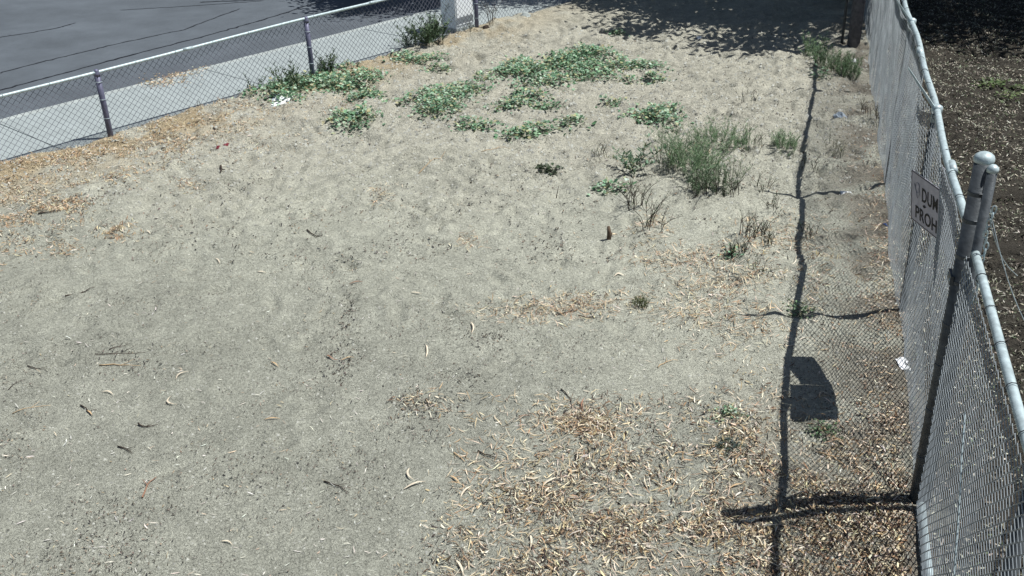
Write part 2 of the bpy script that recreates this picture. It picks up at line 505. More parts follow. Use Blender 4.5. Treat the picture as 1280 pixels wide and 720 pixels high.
def inlot(px, py):
    x, y = at(px, py); ok = (left_n(x, y) < .35) & (right_n(x, y) < .05) & (y < 22) & (y > 3.3)
    return px[ok], py[ok]


def band(n, pts, jit):
    """points scattered round a polyline in the photograph"""
    pts = np.array(pts, float); seg = np.hypot(*(pts[1:] - pts[:-1]).T); cs = np.concatenate([[0], np.cumsum(seg)])
    t = rng.random(n) * cs[-1]; return np.interp(t, cs, pts[:, 0]) + rng.normal(0, jit, n), np.interp(t, cs, pts[:, 1]) + rng.normal(0, jit, n)


# straw band along the street fence
P = [band(7500, [(-40, 232), (60, 205), (138, 186), (230, 158), (330, 138)], 13), band(5000, [(-20, 262), (40, 258), (110, 232), (150, 205), (240, 180)], 13),
     band(1800, [(0, 290), (50, 275), (100, 255)], 14),
     gauss_px(420, 147, 291, 13, 6), gauss_px(260, 75, 312, 20, 6), gauss_px(240, 240, 228, 14, 5), gauss_px(380, 285, 180, 28, 9), gauss_px(300, 330, 175, 30, 12),
     gauss_px(160, 110, 225, 30, 20), band(600, [(330, 148), (420, 135), (470, 100)], 12), gauss_px(150, 10, 320, 14, 6)]
px = np.concatenate([p[0] for p in P]); py = np.concatenate([p[1] for p in P])
x, y = at(px, py); keep = vnoise(x, y, .35, 71) * .6 + vnoise(x, y, .13, 72) * .4 > .30 + .34 * rng.random(len(x))
px, py = inlot(px[keep], py[keep]); n = len(px)
tag(link('straw_litter', flakes(px, py, rng.uniform(.015, .085, n), rng.uniform(.003, .011, n), STRAW, 'straw_litter', tilt=.45), M['flake']),
    'dry straw coloured grass and leaf litter strewn along the foot of the street fence', 'dry litter', kind='stuff')

# brown leaf litter: lower right of the lot and along the tall fence
def litter(P, thr, soft, L, Wd, pal, name, label, seed):
    px = np.concatenate([p[0] for p in P]); py = np.concatenate([p[1] for p in P])
    x, y = at(px, py); keep = vnoise(x, y, .34, seed) * .45 + vnoise(x, y, .11, seed + 1) * .35 + vnoise(x, y, .9, seed + 2) * .2 > thr + soft * rng.random(len(x))
    px, py = inlot(px[keep], py[keep]); n = len(px)
    q = rng.random(n) ** 3.6
    tag(link(name, flakes(px, py, L[0] + (L[1] - L[0]) * q, Wd[0] + (Wd[1] - Wd[0]) * rng.random(n) * (.4 + q), pal, name, tilt=.5), M['flake']), label, 'leaf litter', kind='stuff')


P = [band(7000, [(1112, 130), (1116, 240), (1120, 400), (1115, 560), (1125, 720)], 13), band(3800, [(1070, 300), (1080, 430), (1085, 560), (1050, 700)], 30),
     band(2500, [(1100, 640), (1040, 760)], 48), gauss_px(520, 1070, 170, 22, 30), gauss_px(500, 1085, 215, 18, 26)]
litter(P, .34, .34, (.010, .050), (.003, .011), RUST, 'fence_litter', 'rusty brown dry leaf litter piled along the inner foot of the tall fence', 173)
n1 = 52000; qx = 540 + 590 * rng.beta(1.7, 1.15, n1); qy = 500 + 240 * rng.beta(1.5, 1.0, n1)
ok = qy > 500 + np.clip(800 - qx, 0, 300) * .42 + rng.normal(0, 14, n1); qx, qy = qx[ok], qy[ok]
P = [(qx, qy), (rng.uniform(525, 760, 3000), rng.uniform(590, 740, 3000)),
     gauss_px(1500, 725, 530, 28, 13), gauss_px(1300, 870, 555, 50, 22), gauss_px(1500, 690, 625, 55, 28), gauss_px(1300, 940, 530, 40, 34), gauss_px(900, 720, 640, 70, 40),
     gauss_px(1100, 848, 325, 34, 11), gauss_px(1000, 915, 352, 38, 10), gauss_px(1000, 880, 390, 38, 20), gauss_px(900, 950, 415, 48, 26), gauss_px(500, 815, 285, 16, 12),
     gauss_px(700, 945, 300, 30, 20), gauss_px(600, 1020, 330, 14, 30), gauss_px(800, 680, 390, 46, 10), gauss_px(420, 740, 370, 28, 11), gauss_px(500, 985, 365, 42, 18),
     gauss_px(200, 900, 190, 26, 10), gauss_px(700, 960, 480, 40, 26), gauss_px(500, 800, 350, 60, 40), gauss_px(160, 585, 300, 12, 7), gauss_px(220, 520, 505, 22, 10)]
litter(P, .37, .34, (.006, .070), (.002, .0105), BROWN, 'leaf_litter', 'tan and pale dry leaf litter over the near right part of the lot', 273)

P = [gauss_px(420, 848, 325, 36, 9), gauss_px(420, 915, 352, 42, 9), gauss_px(380, 880, 385, 34, 14), gauss_px(380, 950, 410, 44, 20), gauss_px(160, 815, 285, 14, 10),
     gauss_px(260, 945, 300, 28, 16), gauss_px(260, 1020, 330, 14, 30), gauss_px(460, 680, 388, 40, 8), gauss_px(200, 750, 378, 36, 8), gauss_px(420, 725, 528, 30, 12), gauss_px(300, 690, 590, 50, 26),
     gauss_px(90, 475, 242, 10, 7), gauss_px(80, 585, 300, 9, 6), gauss_px(60, 525, 500, 18, 9), gauss_px(200, 985, 290, 22, 14), gauss_px(130, 870, 190, 26, 8), (rng.uniform(560, 1120, 2600), rng.uniform(490, 740, 2600)), gauss_px(700, 1100, 330, 16, 70)]
px = np.concatenate([p[0] for p in P]); py = np.concatenate([p[1] for p in P]); px, py = inlot(px, py); n = len(px)
tag(link('straw_wisps', flakes(px, py, rng.uniform(.03, .12, n), rng.uniform(.003, .007, n), STRAW + [(.60, .50, .36), (.66, .58, .45)], 'straw_wisps', tilt=.3), M['flake']),
    'long pale straw wisps in loose drifts across the right half of the sand', 'dry litter', kind='stuff')

# dark crumbs, chips and short straws all over the sand
n = 38000; px, py = inlot(rng.uniform(-20, 1140, n), 740 - 700 * rng.random(n) ** 1.0)
x, y = at(px, py); keep = vnoise(x, y, .5, 75) * .6 + vnoise(x, y, .16, 76) * .4 > .36 + .34 * rng.random(len(x)); px, py = px[keep], py[keep]; n = len(px)
tag(link('dark_crumbs', flakes(px, py, rng.uniform(.006, .030, n) * (1 + .6 * (py < 330)), rng.uniform(.003, .009, n) * (1 + .7 * (py < 330)), DARK + [(.3, .24, .17), (.18, .16, .13)], 'dark_crumbs', tilt=.5), M['flake']),
    'small dark bark crumbs scattered thinly over the bare sand', 'debris', kind='stuff')
P = [gauss_px(60, 437, 385, 5, 10), gauss_px(40, 428, 408, 8, 6), gauss_px(60, 425, 462, 10, 8), gauss_px(130, 525, 505, 22, 12), gauss_px(70, 475, 240, 12, 8), gauss_px(60, 610, 420, 14, 7),
     gauss_px(60, 150, 445, 30, 14), gauss_px(80, 430, 440, 14, 14), gauss_px(40, 590, 470, 10, 8), gauss_px(60, 685, 214, 12, 3),
     gauss_px(700, 900, 130, 70, 34), gauss_px(260, 960, 220, 40, 40), gauss_px(300, 1040, 180, 30, 60), gauss_px(160, 620, 60, 50, 8)]
px = np.concatenate([p[0] for p in P]); py = np.concatenate([p[1] for p in P]); n = len(px)
tag(link('bark_crumbs', flakes(px, py, rng.uniform(.012, .035, n), rng.uniform(.006, .014, n), DARK, 'bark_crumbs', tilt=.6), M['flake']),
    'clusters of larger dark bark crumbs and twig bits on the middle sand', 'debris', kind='stuff')
n = 1800; px, py = inlot(rng.uniform(-20, 1140, n), rng.uniform(60, 740, n)); n = len(px)
tag(link('pale_straws', flakes(px, py, rng.uniform(.02, .07, n), rng.uniform(.002, .006, n), [(.62, .60, .52), (.5, .42, .3), (.66, .64, .58)], 'pale_straws', bend=.1), M['flake']),
    'thin pale straws and leaf slivers lying singly across the sand', 'debris', kind='stuff')

# small clods and pebbles
n = 60000
px, py = inlot(rng.uniform(-20, 1140, n), rng.uniform(40, 740, n)); x, y = at(px, py); n = len(x)
keep = rng.random(n) < .25 + .75 * sstep(9, 12.5, y); x, y = x[keep], y[keep]; n = len(x)
r = (.003 + .013 * rng.random(n) ** 2.5) * (1 + 1.1 * sstep(9, 13, y)); z = G(x, y)
octo = np.array([(1, 0, 0), (-.5, .87, 0), (-.5, -.87, 0), (0, 0, .9)])
Vv = octo[None] * r[:, None, None] * rng.uniform(.6, 1.4, (n, 4, 3)); Vv += np.stack([x, y, z - .001], -1)[:, None]
b = np.arange(n)[:, None] * 4; Ff = np.concatenate([b + np.array([[0, 1, 3]]), b + np.array([[1, 2, 3]]), b + np.array([[2, 0, 3]])], 0)
col = np.array([.35, .36, .325]) * rng.uniform(.5, 1.1, (n, 1)); col = np.concatenate([col] * 3, 0)
tag(link('soil_clods', np_mesh('soil_clods', Vv.reshape(-1, 3), Ff, col), M['flake']), 'small crumbly clods and pebbles roughening the loose sand', 'pebbles', kind='stuff')

# mulch and dry leaves outside the tall fence
n = 280000
s_ = rng.uniform(-3, 18, n); n_ = rng.uniform(.0, 9, n) ** 1.0
x = RF0[0] + RU[0] * s_ + RN[0] * n_; y = RF0[1] + RU[1] * s_ + RN[1] * n_
ok = (y < 24) & (y > 3.2) & (x < 13.5); x, y = x[ok], y[ok]
keep = vnoise(x, y, .4, 77) * .5 + vnoise(x, y, .12, 78) * .5 > .22 + .3 * rng.random(len(x)); x, y = x[keep], y[keep]; n = len(x)
tag(link('mulch_litter', flakes(None, None, (.012 + .05 * rng.random(n) ** 1.7), rng.uniform(.004, .014, n), MULCH, 'mulch_litter', world=(x, y), tilt=.5, lift=.008), M['flake']),
    'thick brown mulch and dry leaves covering the ground outside the tall fence', 'mulch', kind='stuff')

# debris blown against the kerb
P = [gauss_px(300, 218, 92, 16, 6), gauss_px(140, 200, 104, 14, 3), gauss_px(60, 245, 85, 10, 3), gauss_px(60, 640, 28, 10, 3)]
px = np.concatenate([p[0] for p in P]); py = np.concatenate([p[1] for p in P]); n = len(px)
x, y = at(px, py, -.05); me = flakes(None, None, rng.uniform(.03, .10, n), rng.uniform(.006, .02, n), STRAW[:5], 'kerb_litter', world=(x, y))
co = np.empty(len(me.vertices) * 3, np.float32); me.vertices.foreach_get('co', co); co = co.reshape(-1, 3)
nn = left_n(co[:, 0], co[:, 1]); co[:, 2] = np.where(nn < 2.2, -.046, -.17) + rng.uniform(.002, .02, len(co)); me.vertices.foreach_set('co', co.ravel())
tag(link('kerb_litter', me, M['flake']), 'dry straw drifted onto the sidewalk edge and gutter across the fence', 'dry litter', kind='stuff')


# ---------------------------------------------------------------- chain link
def chain_link(line, h0, h1, D, r, seed, bulge=.02, push=0.0):
    """line: function s -> (x,y); s range; returns verts, faces of real woven zigzag wires"""
    fn, s0, s1, nrm = line
    half = D / 2; rg = np.random.default_rng(seed)
    nP = int((s1 - s0) / half); nS = int((h1 - h0) / half) + 1
    i = np.arange(nP)[:, None]; j = np.arange(nS)[None]
    s = s0 + (i + ((i + j) % 2)) * half + 0 * j
    z = h0 + j * half + 0 * i
    wv = np.where((i + j) % 2 == 1, 1, -1) * r * 1.0
    bx, by = fn(s)
    off = bulge * (vnoise(s, z, .8, seed) - .5) * 2 + bulge * .5 * (vnoise(s, z, .25, seed + 1) - .5) + wv - push * np.exp(-((s - 1.85) / .42) ** 2 - ((z - 1.30) / .40) ** 2)
    zz_ = z + .012 * (vnoise(s, z, .5, seed + 2) - .5)
    P = np.stack([bx + nrm[0] * off, by + nrm[1] * off, zz_], -1)          # nP,nS,3
    A = P[:, :-1].reshape(-1, 3); B = P[:, 1:].reshape(-1, 3)
    d = B - A; d /= np.linalg.norm(d, axis=1)[:, None]
    nv = np.array([nrm[0], nrm[1], 0.0])[None]; q = np.cross(d, nv); q /= np.linalg.norm(q, axis=1)[:, None]
    p = np.cross(q, d)
    rings = []
    for E_ in (A - d * r * .5, B + d * r * .5):
        for k in range(4):
            a_ = math.pi / 4 + k * math.pi / 2
            rings.append(E_ + (p * math.cos(a_) + q * math.sin(a_)) * r)
    Vv = np.stack(rings, 1).reshape(-1, 3); m = len(A); b = np.arange(m)[:, None] * 8
    Ff = np.concatenate([b + np.array([[k, (k + 1) % 4, 4 + (k + 1) % 4, 4 + k]]) for k in range(4)], 0)
    return Vv, Ff


# ---- street fence (left)
lf = empty('chain_link_fence', (LF0[0], LF0[1], 0))
tag(lf, 'low galvanised chain link fence between the sand lot and the sidewalk', 'fence')
HLS = [.77, .83, .89, .92, .93, .93]
PL = [(-8.05, 10.14), (-5.40, 13.14), (-3.05, 15.69), (-.49, 18.56), (2.05, 21.4), (4.6, 24.25)]
PX = np.array([p[0] for p in PL]); PY = np.array([p[1] for p in PL])
SS = np.concatenate([[0], np.cumsum(np.hypot(np.diff(PX), np.diff(PY)))])
def lline(s): return np.interp(s, SS, PX), np.interp(s, SS, PY)
def hl(s): return np.interp(s, SS, HLS)
def loff(s):
    x, y = lline(s); return x + LN[0] * .035, y + LN[1] * .035
for k, (x, y) in enumerate(PL):
    HL = HLS[k]
    mb = MB(); mb.tube([(x, y, -.45), (x + .003, y, .4), (x, y, HL + .01)], .038, 14)
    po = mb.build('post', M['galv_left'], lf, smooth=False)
    for p_ in po.data.polygons: p_.use_smooth = len(p_.vertices) == 4
    mb = MB(); mb.lathe((x, y, HL - .02), [(.043, 0), (.043, .035), (.034, .05), (.036, .07), (.026, .085), (.008, .092)], 14)
    cp = mb.build('post_cap', M['galv_left'], po, org=tuple(lf.location), smooth=True)
    for zt in (.22, .48, .72):
        mb = MB(); mb.tube([(x + LN[0] * .046 * math.cos(t) + LU[0] * .046 * math.sin(t), y + LN[1] * .046 * math.cos(t) + LU[1] * .046 * math.sin(t), zt + .004 * t) for t in np.linspace(0, 2 * math.pi, 11)], .003, 4)
        mb.build('tie_wire', M['galv'], po, org=tuple(lf.location))
mb = MB(); pts = []
for s in np.linspace(0, SS[-1], 60):
    x, y = lline(s); HL = float(hl(s)); pts.append((float(x), float(y), HL + .035 + .008 * math.sin(s * 1.1)))
mb.tube(pts, .021, 12); mb.build('top_rail', M['galv'], lf, smooth=True)
for k in range(1, 5):
    s = SS[k] + 1.3; HL = float(hl(s)); x, y = lline(s); x2, y2 = lline(s + .16); mb = MB(); mb.tube([(x, y, HL + .035), (x2, y2, HL + .035)], .0245, 12); mb.build('rail_sleeve', M['galv'], lf, smooth=True)
Vv, Ff = chain_link((loff, 0.0, SS[-1], LN), -.06, .95, .095, .0031, 101, .015)
sv = (Vv[:, 0] - PX[0]) * LU[0] + (Vv[:, 1] - PY[0]) * LU[1]
Vv[:, 2] = -.06 + (Vv[:, 2] + .06) * (hl(sv) + .09) / 1.01
Vv[:, 0] -= LF0[0]; Vv[:, 1] -= LF0[1]
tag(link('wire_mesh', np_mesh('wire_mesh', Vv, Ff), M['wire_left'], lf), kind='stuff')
for s in np.arange(.3, SS[-1], .61):
    x, y = lline(s); HL = float(hl(s)); mb = MB()
    mb.tube([(x + LN[0] * .03 * math.cos(t), y + LN[1] * .03 * math.cos(t), HL + .035 + .03 * math.sin(t)) for t in np.linspace(0, 2 * math.pi, 9)], .0025, 4)
    mb.build('rail_tie', M['galv'], lf)

# ---- tall fence (right)
rf = empty('tall_chain_link_fence', (RF0[0], RF0[1], 0))
tag(rf, 'tall galvanised chain link fence with angled barb arms along the right side', 'fence')
HR = 1.80
def rline(s): return RF0[0] + RU[0] * s, RF0[1] + RU[1] * s
def rpos(s, n_=0.0): return (RF0[0] + RU[0] * s + RN[0] * n_, RF0[1] + RU[1] * s + RN[1] * n_)
posts = [-2.05, -4.6, 2.52, 5.55, 9.35, 12.6, 15.7, 18.8]
for s in posts:
    x, y = rpos(s, .02); mb = MB(); mb.tube([(x, y, -.4), (x, y, HR - .03)], .030, 14)
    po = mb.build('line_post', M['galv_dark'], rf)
    for p_ in po.data.polygons: p_.use_smooth = len(p_.vertices) == 4
    mb = MB(); mb.lathe((x, y, HR - .07), [(.036, 0), (.036, .05), (.030, .065), (.042, .075), (.042, .12), (.02, .135)], 12)
    mb.build('rail_bracket', M['galv'], po, org=tuple(rf.location), smooth=True)
    if s > 0:
        tip = np.array([x, y, HR + .02]) + np.array([-RN[0] * .27 + .03, -RN[1] * .27 + .03, .31])
        side = np.array([RU[0], RU[1], 0]) * .020
        base = np.array([x, y, HR + .01]); dz = np.array([0, 0, 1.0])
        mb = MB(); v = []
        for c_, w in ((base, 1.3), (tip, .55)):
            for a_, b_ in ((-1, -1), (1, -1), (1, 1), (-1, 1)): v.append(tuple(c_ + side * a_ * w + dz * .014 * b_ * w))
        mb.add(v, [(3, 2, 1, 0), (4, 5, 6, 7), (0, 1, 5, 4), (1, 2, 6, 5), (2, 3, 7, 6), (3, 0, 4, 7)])
        mb.build('barb_arm', M['galv'], po, org=tuple(rf.location))
# end post: thick pipe with a domed cap and a second, thinner pipe beside it
ex, ey = rpos(.0, -.02)
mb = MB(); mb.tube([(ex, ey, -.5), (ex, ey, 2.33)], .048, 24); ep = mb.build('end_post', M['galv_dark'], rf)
for p_ in ep.data.polygons: p_.use_smooth = len(p_.vertices) == 4
tag(ep, 'thick dark end post with domed cap')
mb = MB(); mb.lathe((ex, ey, 2.31), [(.052, 0), (.0545, .008), (.054, .022), (.048, .036), (.033, .048), (.016, .055), (.003, .057)], 24)
mb.build('post_cap', M['galv'], ep, org=tuple(rf.location), smooth=True)
for zt in (.35, .70, 1.02, 1.30, 1.58, 1.74, 1.96, 2.12):
    mb = MB(); mb.lathe((ex, ey, zt), [(.0490, 0), (.0515, .002), (.0515, .022), (.0490, .024)], 24)
    bx_, by_ = ex - .062 * .6 , ey - .045
    mb.box((ex + RU[0] * .054, ey + RU[1] * .054), RU, RN, .014, .008, zt + .001, zt + .023)
    bd = mb.build('brace_band', M['galv_dark'], ep, org=tuple(rf.location))
    mb = MB(); mb.tube([(ex + RU[0] * .058 - RN[0] * .016, ey + RU[1] * .058 - RN[1] * .016, zt + .012), (ex + RU[0] * .058 + RN[0] * .016, ey + RU[1] * .058 + RN[1] * .016, zt + .012)], .006, 6)
    mb.build('bolt', M['galv'], ep, org=tuple(rf.location))
sx, sy = rpos(-.082, .018)
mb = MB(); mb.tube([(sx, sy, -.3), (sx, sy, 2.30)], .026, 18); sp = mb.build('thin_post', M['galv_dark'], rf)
for p_ in sp.data.polygons: p_.use_smooth = len(p_.vertices) == 4
mb = MB(); mb.lathe((sx, sy, 2.285), [(.030, 0), (.031, .018), (.024, .030), (.012, .040)], 16); mb.build('post_cap', M['galv'], sp, org=tuple(rf.location), smooth=True)
# two-bolt hinge clamp facing the lot
mb = MB(); cx_, cy_ = ex - RN[0] * .049, ey - RN[1] * .049
mb.box((cx_ + RU[0] * .02, cy_ + RU[1] * .02), RU, RN, .055, .009, 1.575, 1.63)
mb.build('clamp', M['galv_dark'], ep, org=tuple(rf.location))
for d_ in (-.02, .055):
    qx, qy = cx_ + RU[0] * d_ - RN[0] * .014, cy_ + RU[1] * d_ - RN[1] * .014
    mb = MB(); mb.tube([(qx + RN[0] * .01, qy + RN[1] * .01, 1.603), (qx, qy, 1.603)], .010, 8); mb.build('bolt', M['galv'], ep, org=tuple(rf.location))
# chain hanging by the thin post
mb = MB()
for k in range(16):
    zc = 2.10 - k * .036; c_ = np.array(rpos(-.155 - .012 * math.sin(k * .9), .04 + .01 * math.cos(k)))
    ax = RU if k % 2 else RN
    mb.tube([(c_[0] + ax[0] * .011 * math.sin(t), c_[1] + ax[1] * .011 * math.sin(t), zc + .024 * math.cos(t)) for t in np.linspace(0, 2 * math.pi, 9)], .0045, 5)
mb.build('chain', M['galv'], sp, org=tuple(rf.location))
# rails
def rail(s0, s1, n_, z, r, m, name, sag=.01, seed=0):
    mb = MB(); pts = []
    rg = np.random.default_rng(seed); ph = rg.random() * 6
    for s in np.linspace(s0, s1, max(4, int((s1 - s0) / .35))):
        x, y = rpos(s, n_ + (.013 * math.sin(s * 1.15 + ph) + .007 * math.sin(s * 2.9) if s > .5 else 0)); pts.append((x, y, z + sag * math.sin(s * 2.07 + ph)))
    mb.tube(pts, r, 14); return mb.build(name, m, rf, smooth=True)
rail(.0, 20, .02, HR + .01, .026, M['galv'], 'top_rail', .012, 1)
rail(-6, -.10, .012, HR + .01, .0235, M['galv'], 'top_rail', .004, 2)
rail(-6, -.12, -.005, .075, .021, M['galv'], 'bottom_rail', .003, 3)
for s in (1.2, 4.3, 7.5, 10.6, 13.8):
    mb = MB(); a_, b_ = rpos(s, .02), rpos(s + .15, .02); mb.tube([(*a_, HR + .012), (*b_, HR + .012)], .029, 12); mb.build('rail_sleeve', M['galv'], rf, smooth=True)
for s in list(np.arange(-5.8, -.2, .36)) + list(np.arange(.3, 18, .42)):
    x, y = rpos(s, .012); rr = .0295; mb = MB()
    mb.tube([(x + RN[0] * rr * math.cos(t), y + RN[1] * rr * math.cos(t), HR + .01 + rr * math.sin(t)) for t in np.linspace(0, 2 * math.pi, 11)], .003, 4)
    mb.build('rail_tie', M['galv_dark'], rf)
def rm(s): x, y = rpos(s, -.022); return x, y
Vv, Ff = chain_link((rm, .02, 19.5, -RN), .0, HR + .03, .07, .0023, 201, .035, push=.075)
Vv[:, 0] -= RF0[0]; Vv[:, 1] -= RF0[1]
tag(link('wire_mesh', np_mesh('wire_mesh', Vv, Ff), M['wire'], rf), kind='stuff')
def rm2(s): x, y = rpos(s, -.036); return x, y
Vv, Ff = chain_link((rm2, -6.0, -.10, -RN), .03, HR + .03, .07, .0027, 211, .012)
Vv[:, 0] -= RF0[0]; Vv[:, 1] -= RF0[1]
tag(link('wire_mesh', np_mesh('wire_mesh', Vv, Ff), M['wire'], rf), kind='stuff')
# tension bar against the end post, loose lacing wire on the near mesh
mb = MB(); mb.box(rpos(.075, -.03), RU, RN, .010, .003, .03, HR); mb.build('tension_bar', M['galv_dark'], rf)
mb = MB(); mb.tube([(*rpos(-.98, -.05), 1.34), (*rpos(-1.12, -.052), 1.18), (*rpos(-1.27, -.048), 1.0), (*rpos(-1.5, -.052), .74), (*rpos(-1.62, -.05), .5), (*rpos(-1.7, -.05), .1)], .004, 5)
mb.build('lacing_wire', M['galv'], rf)
# wire strands sagging outside the near mesh
for k, (pa, pb, dz_) in enumerate([((1232, 250, 1.55), (1272, 345, .9), .1), ((1236, 255, 1.5), (1290, 420, .7), .08)]):
    a_ = at(pa[0], pa[1], pa[2]); b_ = at(pb[0], pb[1], pb[2]); mb = MB(); pts = []
    for t in np.linspace(0, 1, 9):
        pts.append((a_[0] * (1 - t) + b_[0] * t, a_[1] * (1 - t) + b_[1] * t, pa[2] * (1 - t) + pb[2] * t - dz_ * math.sin(math.pi * t)))
    mb.tube(pts, .003, 5); mb.build('loose_wire', M['galv'], rf)

# ---------------------------------------------------------------- the bent sign
sg = empty('sign', (2.98, 6.5, 1.18)); tag(sg, 'bent grey metal sign with black lettering hung high on the tall fence', 'sign')
ZT, ZB = 1.57, 1.18
crest = np.array([*rpos(1.50, -.005)]); far_ = np.array([2.955, 6.862]); near_ = np.array([*rpos(1.05, .05)])
crest2 = crest.copy()
def plate(a, b, th, name, parent, z0=ZB, z1=ZT, m=M['sign'], rc=.03, roundl=True, roundr=False, lift=(0, 0, 0, 0), lean=.05):
    a = np.array(a); b = np.array(b); d = b - a; L = np.linalg.norm(d); d = d / L; nrm = np.array([-d[1], d[0]])
    o2 = []
    def corner(cx, cz, a0): return [(cx + rc * math.cos(t), cz + rc * math.sin(t)) for t in np.linspace(a0, a0 + math.pi / 2, 5)]
    H = z1 - z0
    o2 += corner(L - rc, rc, -math.pi / 2) if roundr else [(L, 0)]
    o2 += corner(L - rc, H - rc, 0) if roundr else [(L, H)]
    o2 += corner(rc, H - rc, math.pi / 2) if roundl else [(0, H)]
    o2 += corner(rc, rc, math.pi) if roundl else [(0, 0)]
    mb = MB(); n = len(o2); v = []
    for s_ in (-1, 1):
        for u_, w_ in o2:
            p = a + d * u_ + nrm * th / 2 * s_; t_ = u_ / L; h_ = w_ / H; p = p + RN * lean * (1 - h_); v.append((p[0], p[1], z0 + w_ + (lift[0] * (1 - t_) + lift[1] * t_) * (1 - h_) + (lift[2] * (1 - t_) + lift[3] * t_) * h_))
    f = [tuple(range(n))[::-1], tuple(range(n, 2 * n))] + [(i, (i + 1) % n, n + (i + 1) % n, n + i) for i in range(n)]
    mb.add(v, f); return mb.build(name, m, parent, org=tuple(sg.location))
pl1 = plate(far_, crest, .003, 'sign_plate', sg); pl2 = plate(crest2, near_, .003, 'bent_plate', sg, roundl=False, roundr=True, lift=(0, .02, .16, .20))
def frame_(a, b, name, parent, sides):
    """thin black border line printed near the edge"""
    a = np.array(a); b = np.array(b); d = (b - a); L = np.linalg.norm(d); d /= L; nrm = np.array([d[1], -d[0]]); w = .006; m_ = .007
    def P(u_, z_): q = a + d * u_ + nrm * .0028 + RN * .05 * (ZT - z_) / (ZT - ZB); return (q[0], q[1], z_)
    mb = MB()
    R = [(m_ if 'l' in sides else 0, L - (m_ if 'r' in sides else 0), ZB + m_, ZB + m_ + w), (m_ if 'l' in sides else 0, L - (m_ if 'r' in sides else 0), ZT - m_ - w, ZT - m_)]
    if 'l' in sides: R.append((m_, m_ + w, ZB + m_ + w, ZT - m_ - w))
    
    for u0, u1, z0, z1 in R: mb.add([P(u0, z0), P(u1, z0), P(u1, z1), P(u0, z1)], [(0, 1, 2, 3)])
    mb.build('border', M['black'], parent, org=tuple(sg.location))
frame_(far_, crest, 'b', pl1, 'l')
def lettering(txt, a, b, u0, z0, size, width, parent, m=M['black']):
    cu = bpy.data.curves.new('lettering', 'FONT'); cu.body = txt; cu.size = size; cu.extrude = .0006; cu.offset = .0022
    cu.space_character = 1.06
    to = bpy.data.objects.new('lettering', cu); C.objects.link(to)
    bpy.context.view_layer.update()
    me = bpy.data.meshes.new_from_object(to.evaluated_get(bpy.context.evaluated_depsgraph_get()))
    C.objects.unlink(to); bpy.data.objects.remove(to)
    a = np.array(a); b = np.array(b); d = b - a; d /= np.linalg.norm(d); nrm = np.array([d[1], -d[0]])
    xs = [v.co.x for v in me.vertices]; x0, x1 = min(xs), max(xs); k = width / (x1 - x0)
    for v in me.vertices:
        X, Y, Z = v.co; q = a + d * (u0 + (X - x0) * k) + nrm * (.0034 + Z) + RN * .05 * (ZT - (z0 + Y)) / (ZT - ZB)
        v.co = (q[0] - sg.location.x, q[1] - sg.location.y, z0 + Y - sg.location.z)
    me.materials.clear(); me.materials.append(m)
    o = bpy.data.objects.new('lettering', me); C.objects.link(o); o.parent = parent; return o
LA = np.linalg.norm(crest - far_)
lettering('DUM', far_, crest, .165, 1.385, .145, LA - .175, pl1)
lettering('PROH', far_, crest, .075, 1.225, .135, LA - .09, pl1)
# scribble in the upper corner and a small mark between the lines
def on_plate(u_, z_): d = (crest - far_) / LA; q = far_ + d * u_ + np.array([d[1], -d[0]]) * .004 + RN * .05 * (ZT - z_) / (ZT - ZB); return (q[0], q[1], z_)
mb = MB()
mb.tube([on_plate(.095 + .03 * math.cos(t) * (1 - .03 * t), 1.475 + .03 * math.sin(t) - .005 * t) for t in np.linspace(0, 7, 22)], .0018, 4)
mb.tube([on_plate(.05, 1.48), on_plate(.075, 1.44), on_plate(.10, 1.38), on_plate(.13, 1.42), on_plate(.12, 1.50)], .0018, 4)
mb.build('scribble', M['scribble'], pl1, org=tuple(sg.location))
mb = MB(); mb.tube([on_plate(.20, 1.365), on_plate(.205, 1.345)], .006, 5); mb.tube([on_plate(.185, 1.355), on_plate(.205, 1.35), on_plate(.225, 1.362)], .004, 5)
mb.build('small_mark', M['black'], pl1, org=tuple(sg.location))

# ---------------------------------------------------------------- poles in the shade at the far end
x, y = [float(v) for v in at(1066, 60)]
mb = MB(); mb.tube([(x, y, -.4), (x + .01, y, 1.5), (x + .02, y, 3.6)], [.105, .10, .095], 14)
po = mb.build('pole', M['wood'], org=(x, y, 0), smooth=True); tag(po, 'dark round wooden pole standing in the shade at the far end of the tall fence', 'pole')
x, y = [float(v) for v in at(1052, 56)]
mb = MB(); mb.tube([(x, y, -.4), (x, y, 2.4)], .024, 10)
po = mb.build('pipe_post', M['galv_dark'], org=(x, y, 0), smooth=True); tag(po, 'thin metal pipe upright just left of the dark wooden pole', 'post')

# pale metal cabinet behind the street fence
c_ = lw(7.32, .46)
cb = empty('utility_cabinet', (c_[0], c_[1], -.05)); tag(cb, 'pale blue metal utility cabinet behind the street fence beside the dark shrub', 'cabinet')
mb = MB(); mb.box(c_, LU, LN, .245, .20, -.05, .03); mb.build('plinth', M['kerb'], cb)
mb = MB(); mb.box(c_, LU, LN, .235, .185, .03, 1.25); mb.build('body', M['panel'], cb, bevel=.008)
f_ = c_ - LN * .189
mb = MB(); mb.box(f_, LU, LN, .21, .008, .08, 1.18); dr = mb.build('door', M['panel'], cb, bevel=.004)
mb = MB(); mb.box(f_ - LN * .014 + LU * .16, LU, LN, .008, .008, .62, .72); mb.build('handle', M['galv_dark'], dr, org=tuple(cb.location))
mb = MB(); mb.box(c_, LU, LN, .255, .21, 1.25, 1.28); mb.build('lid', M['panel'], cb, bevel=.006)


# ---------------------------------------------------------------- plants
GREEN = [(.13, .25, .14), (.19, .33, .20), (.28, .43, .29), (.07, .15, .08), (.40, .52, .39), (.38, .38, .22)]
GREY_G = [(.12, .20, .10), (.16, .26, .14), (.22, .32, .18), (.08, .13, .065)]


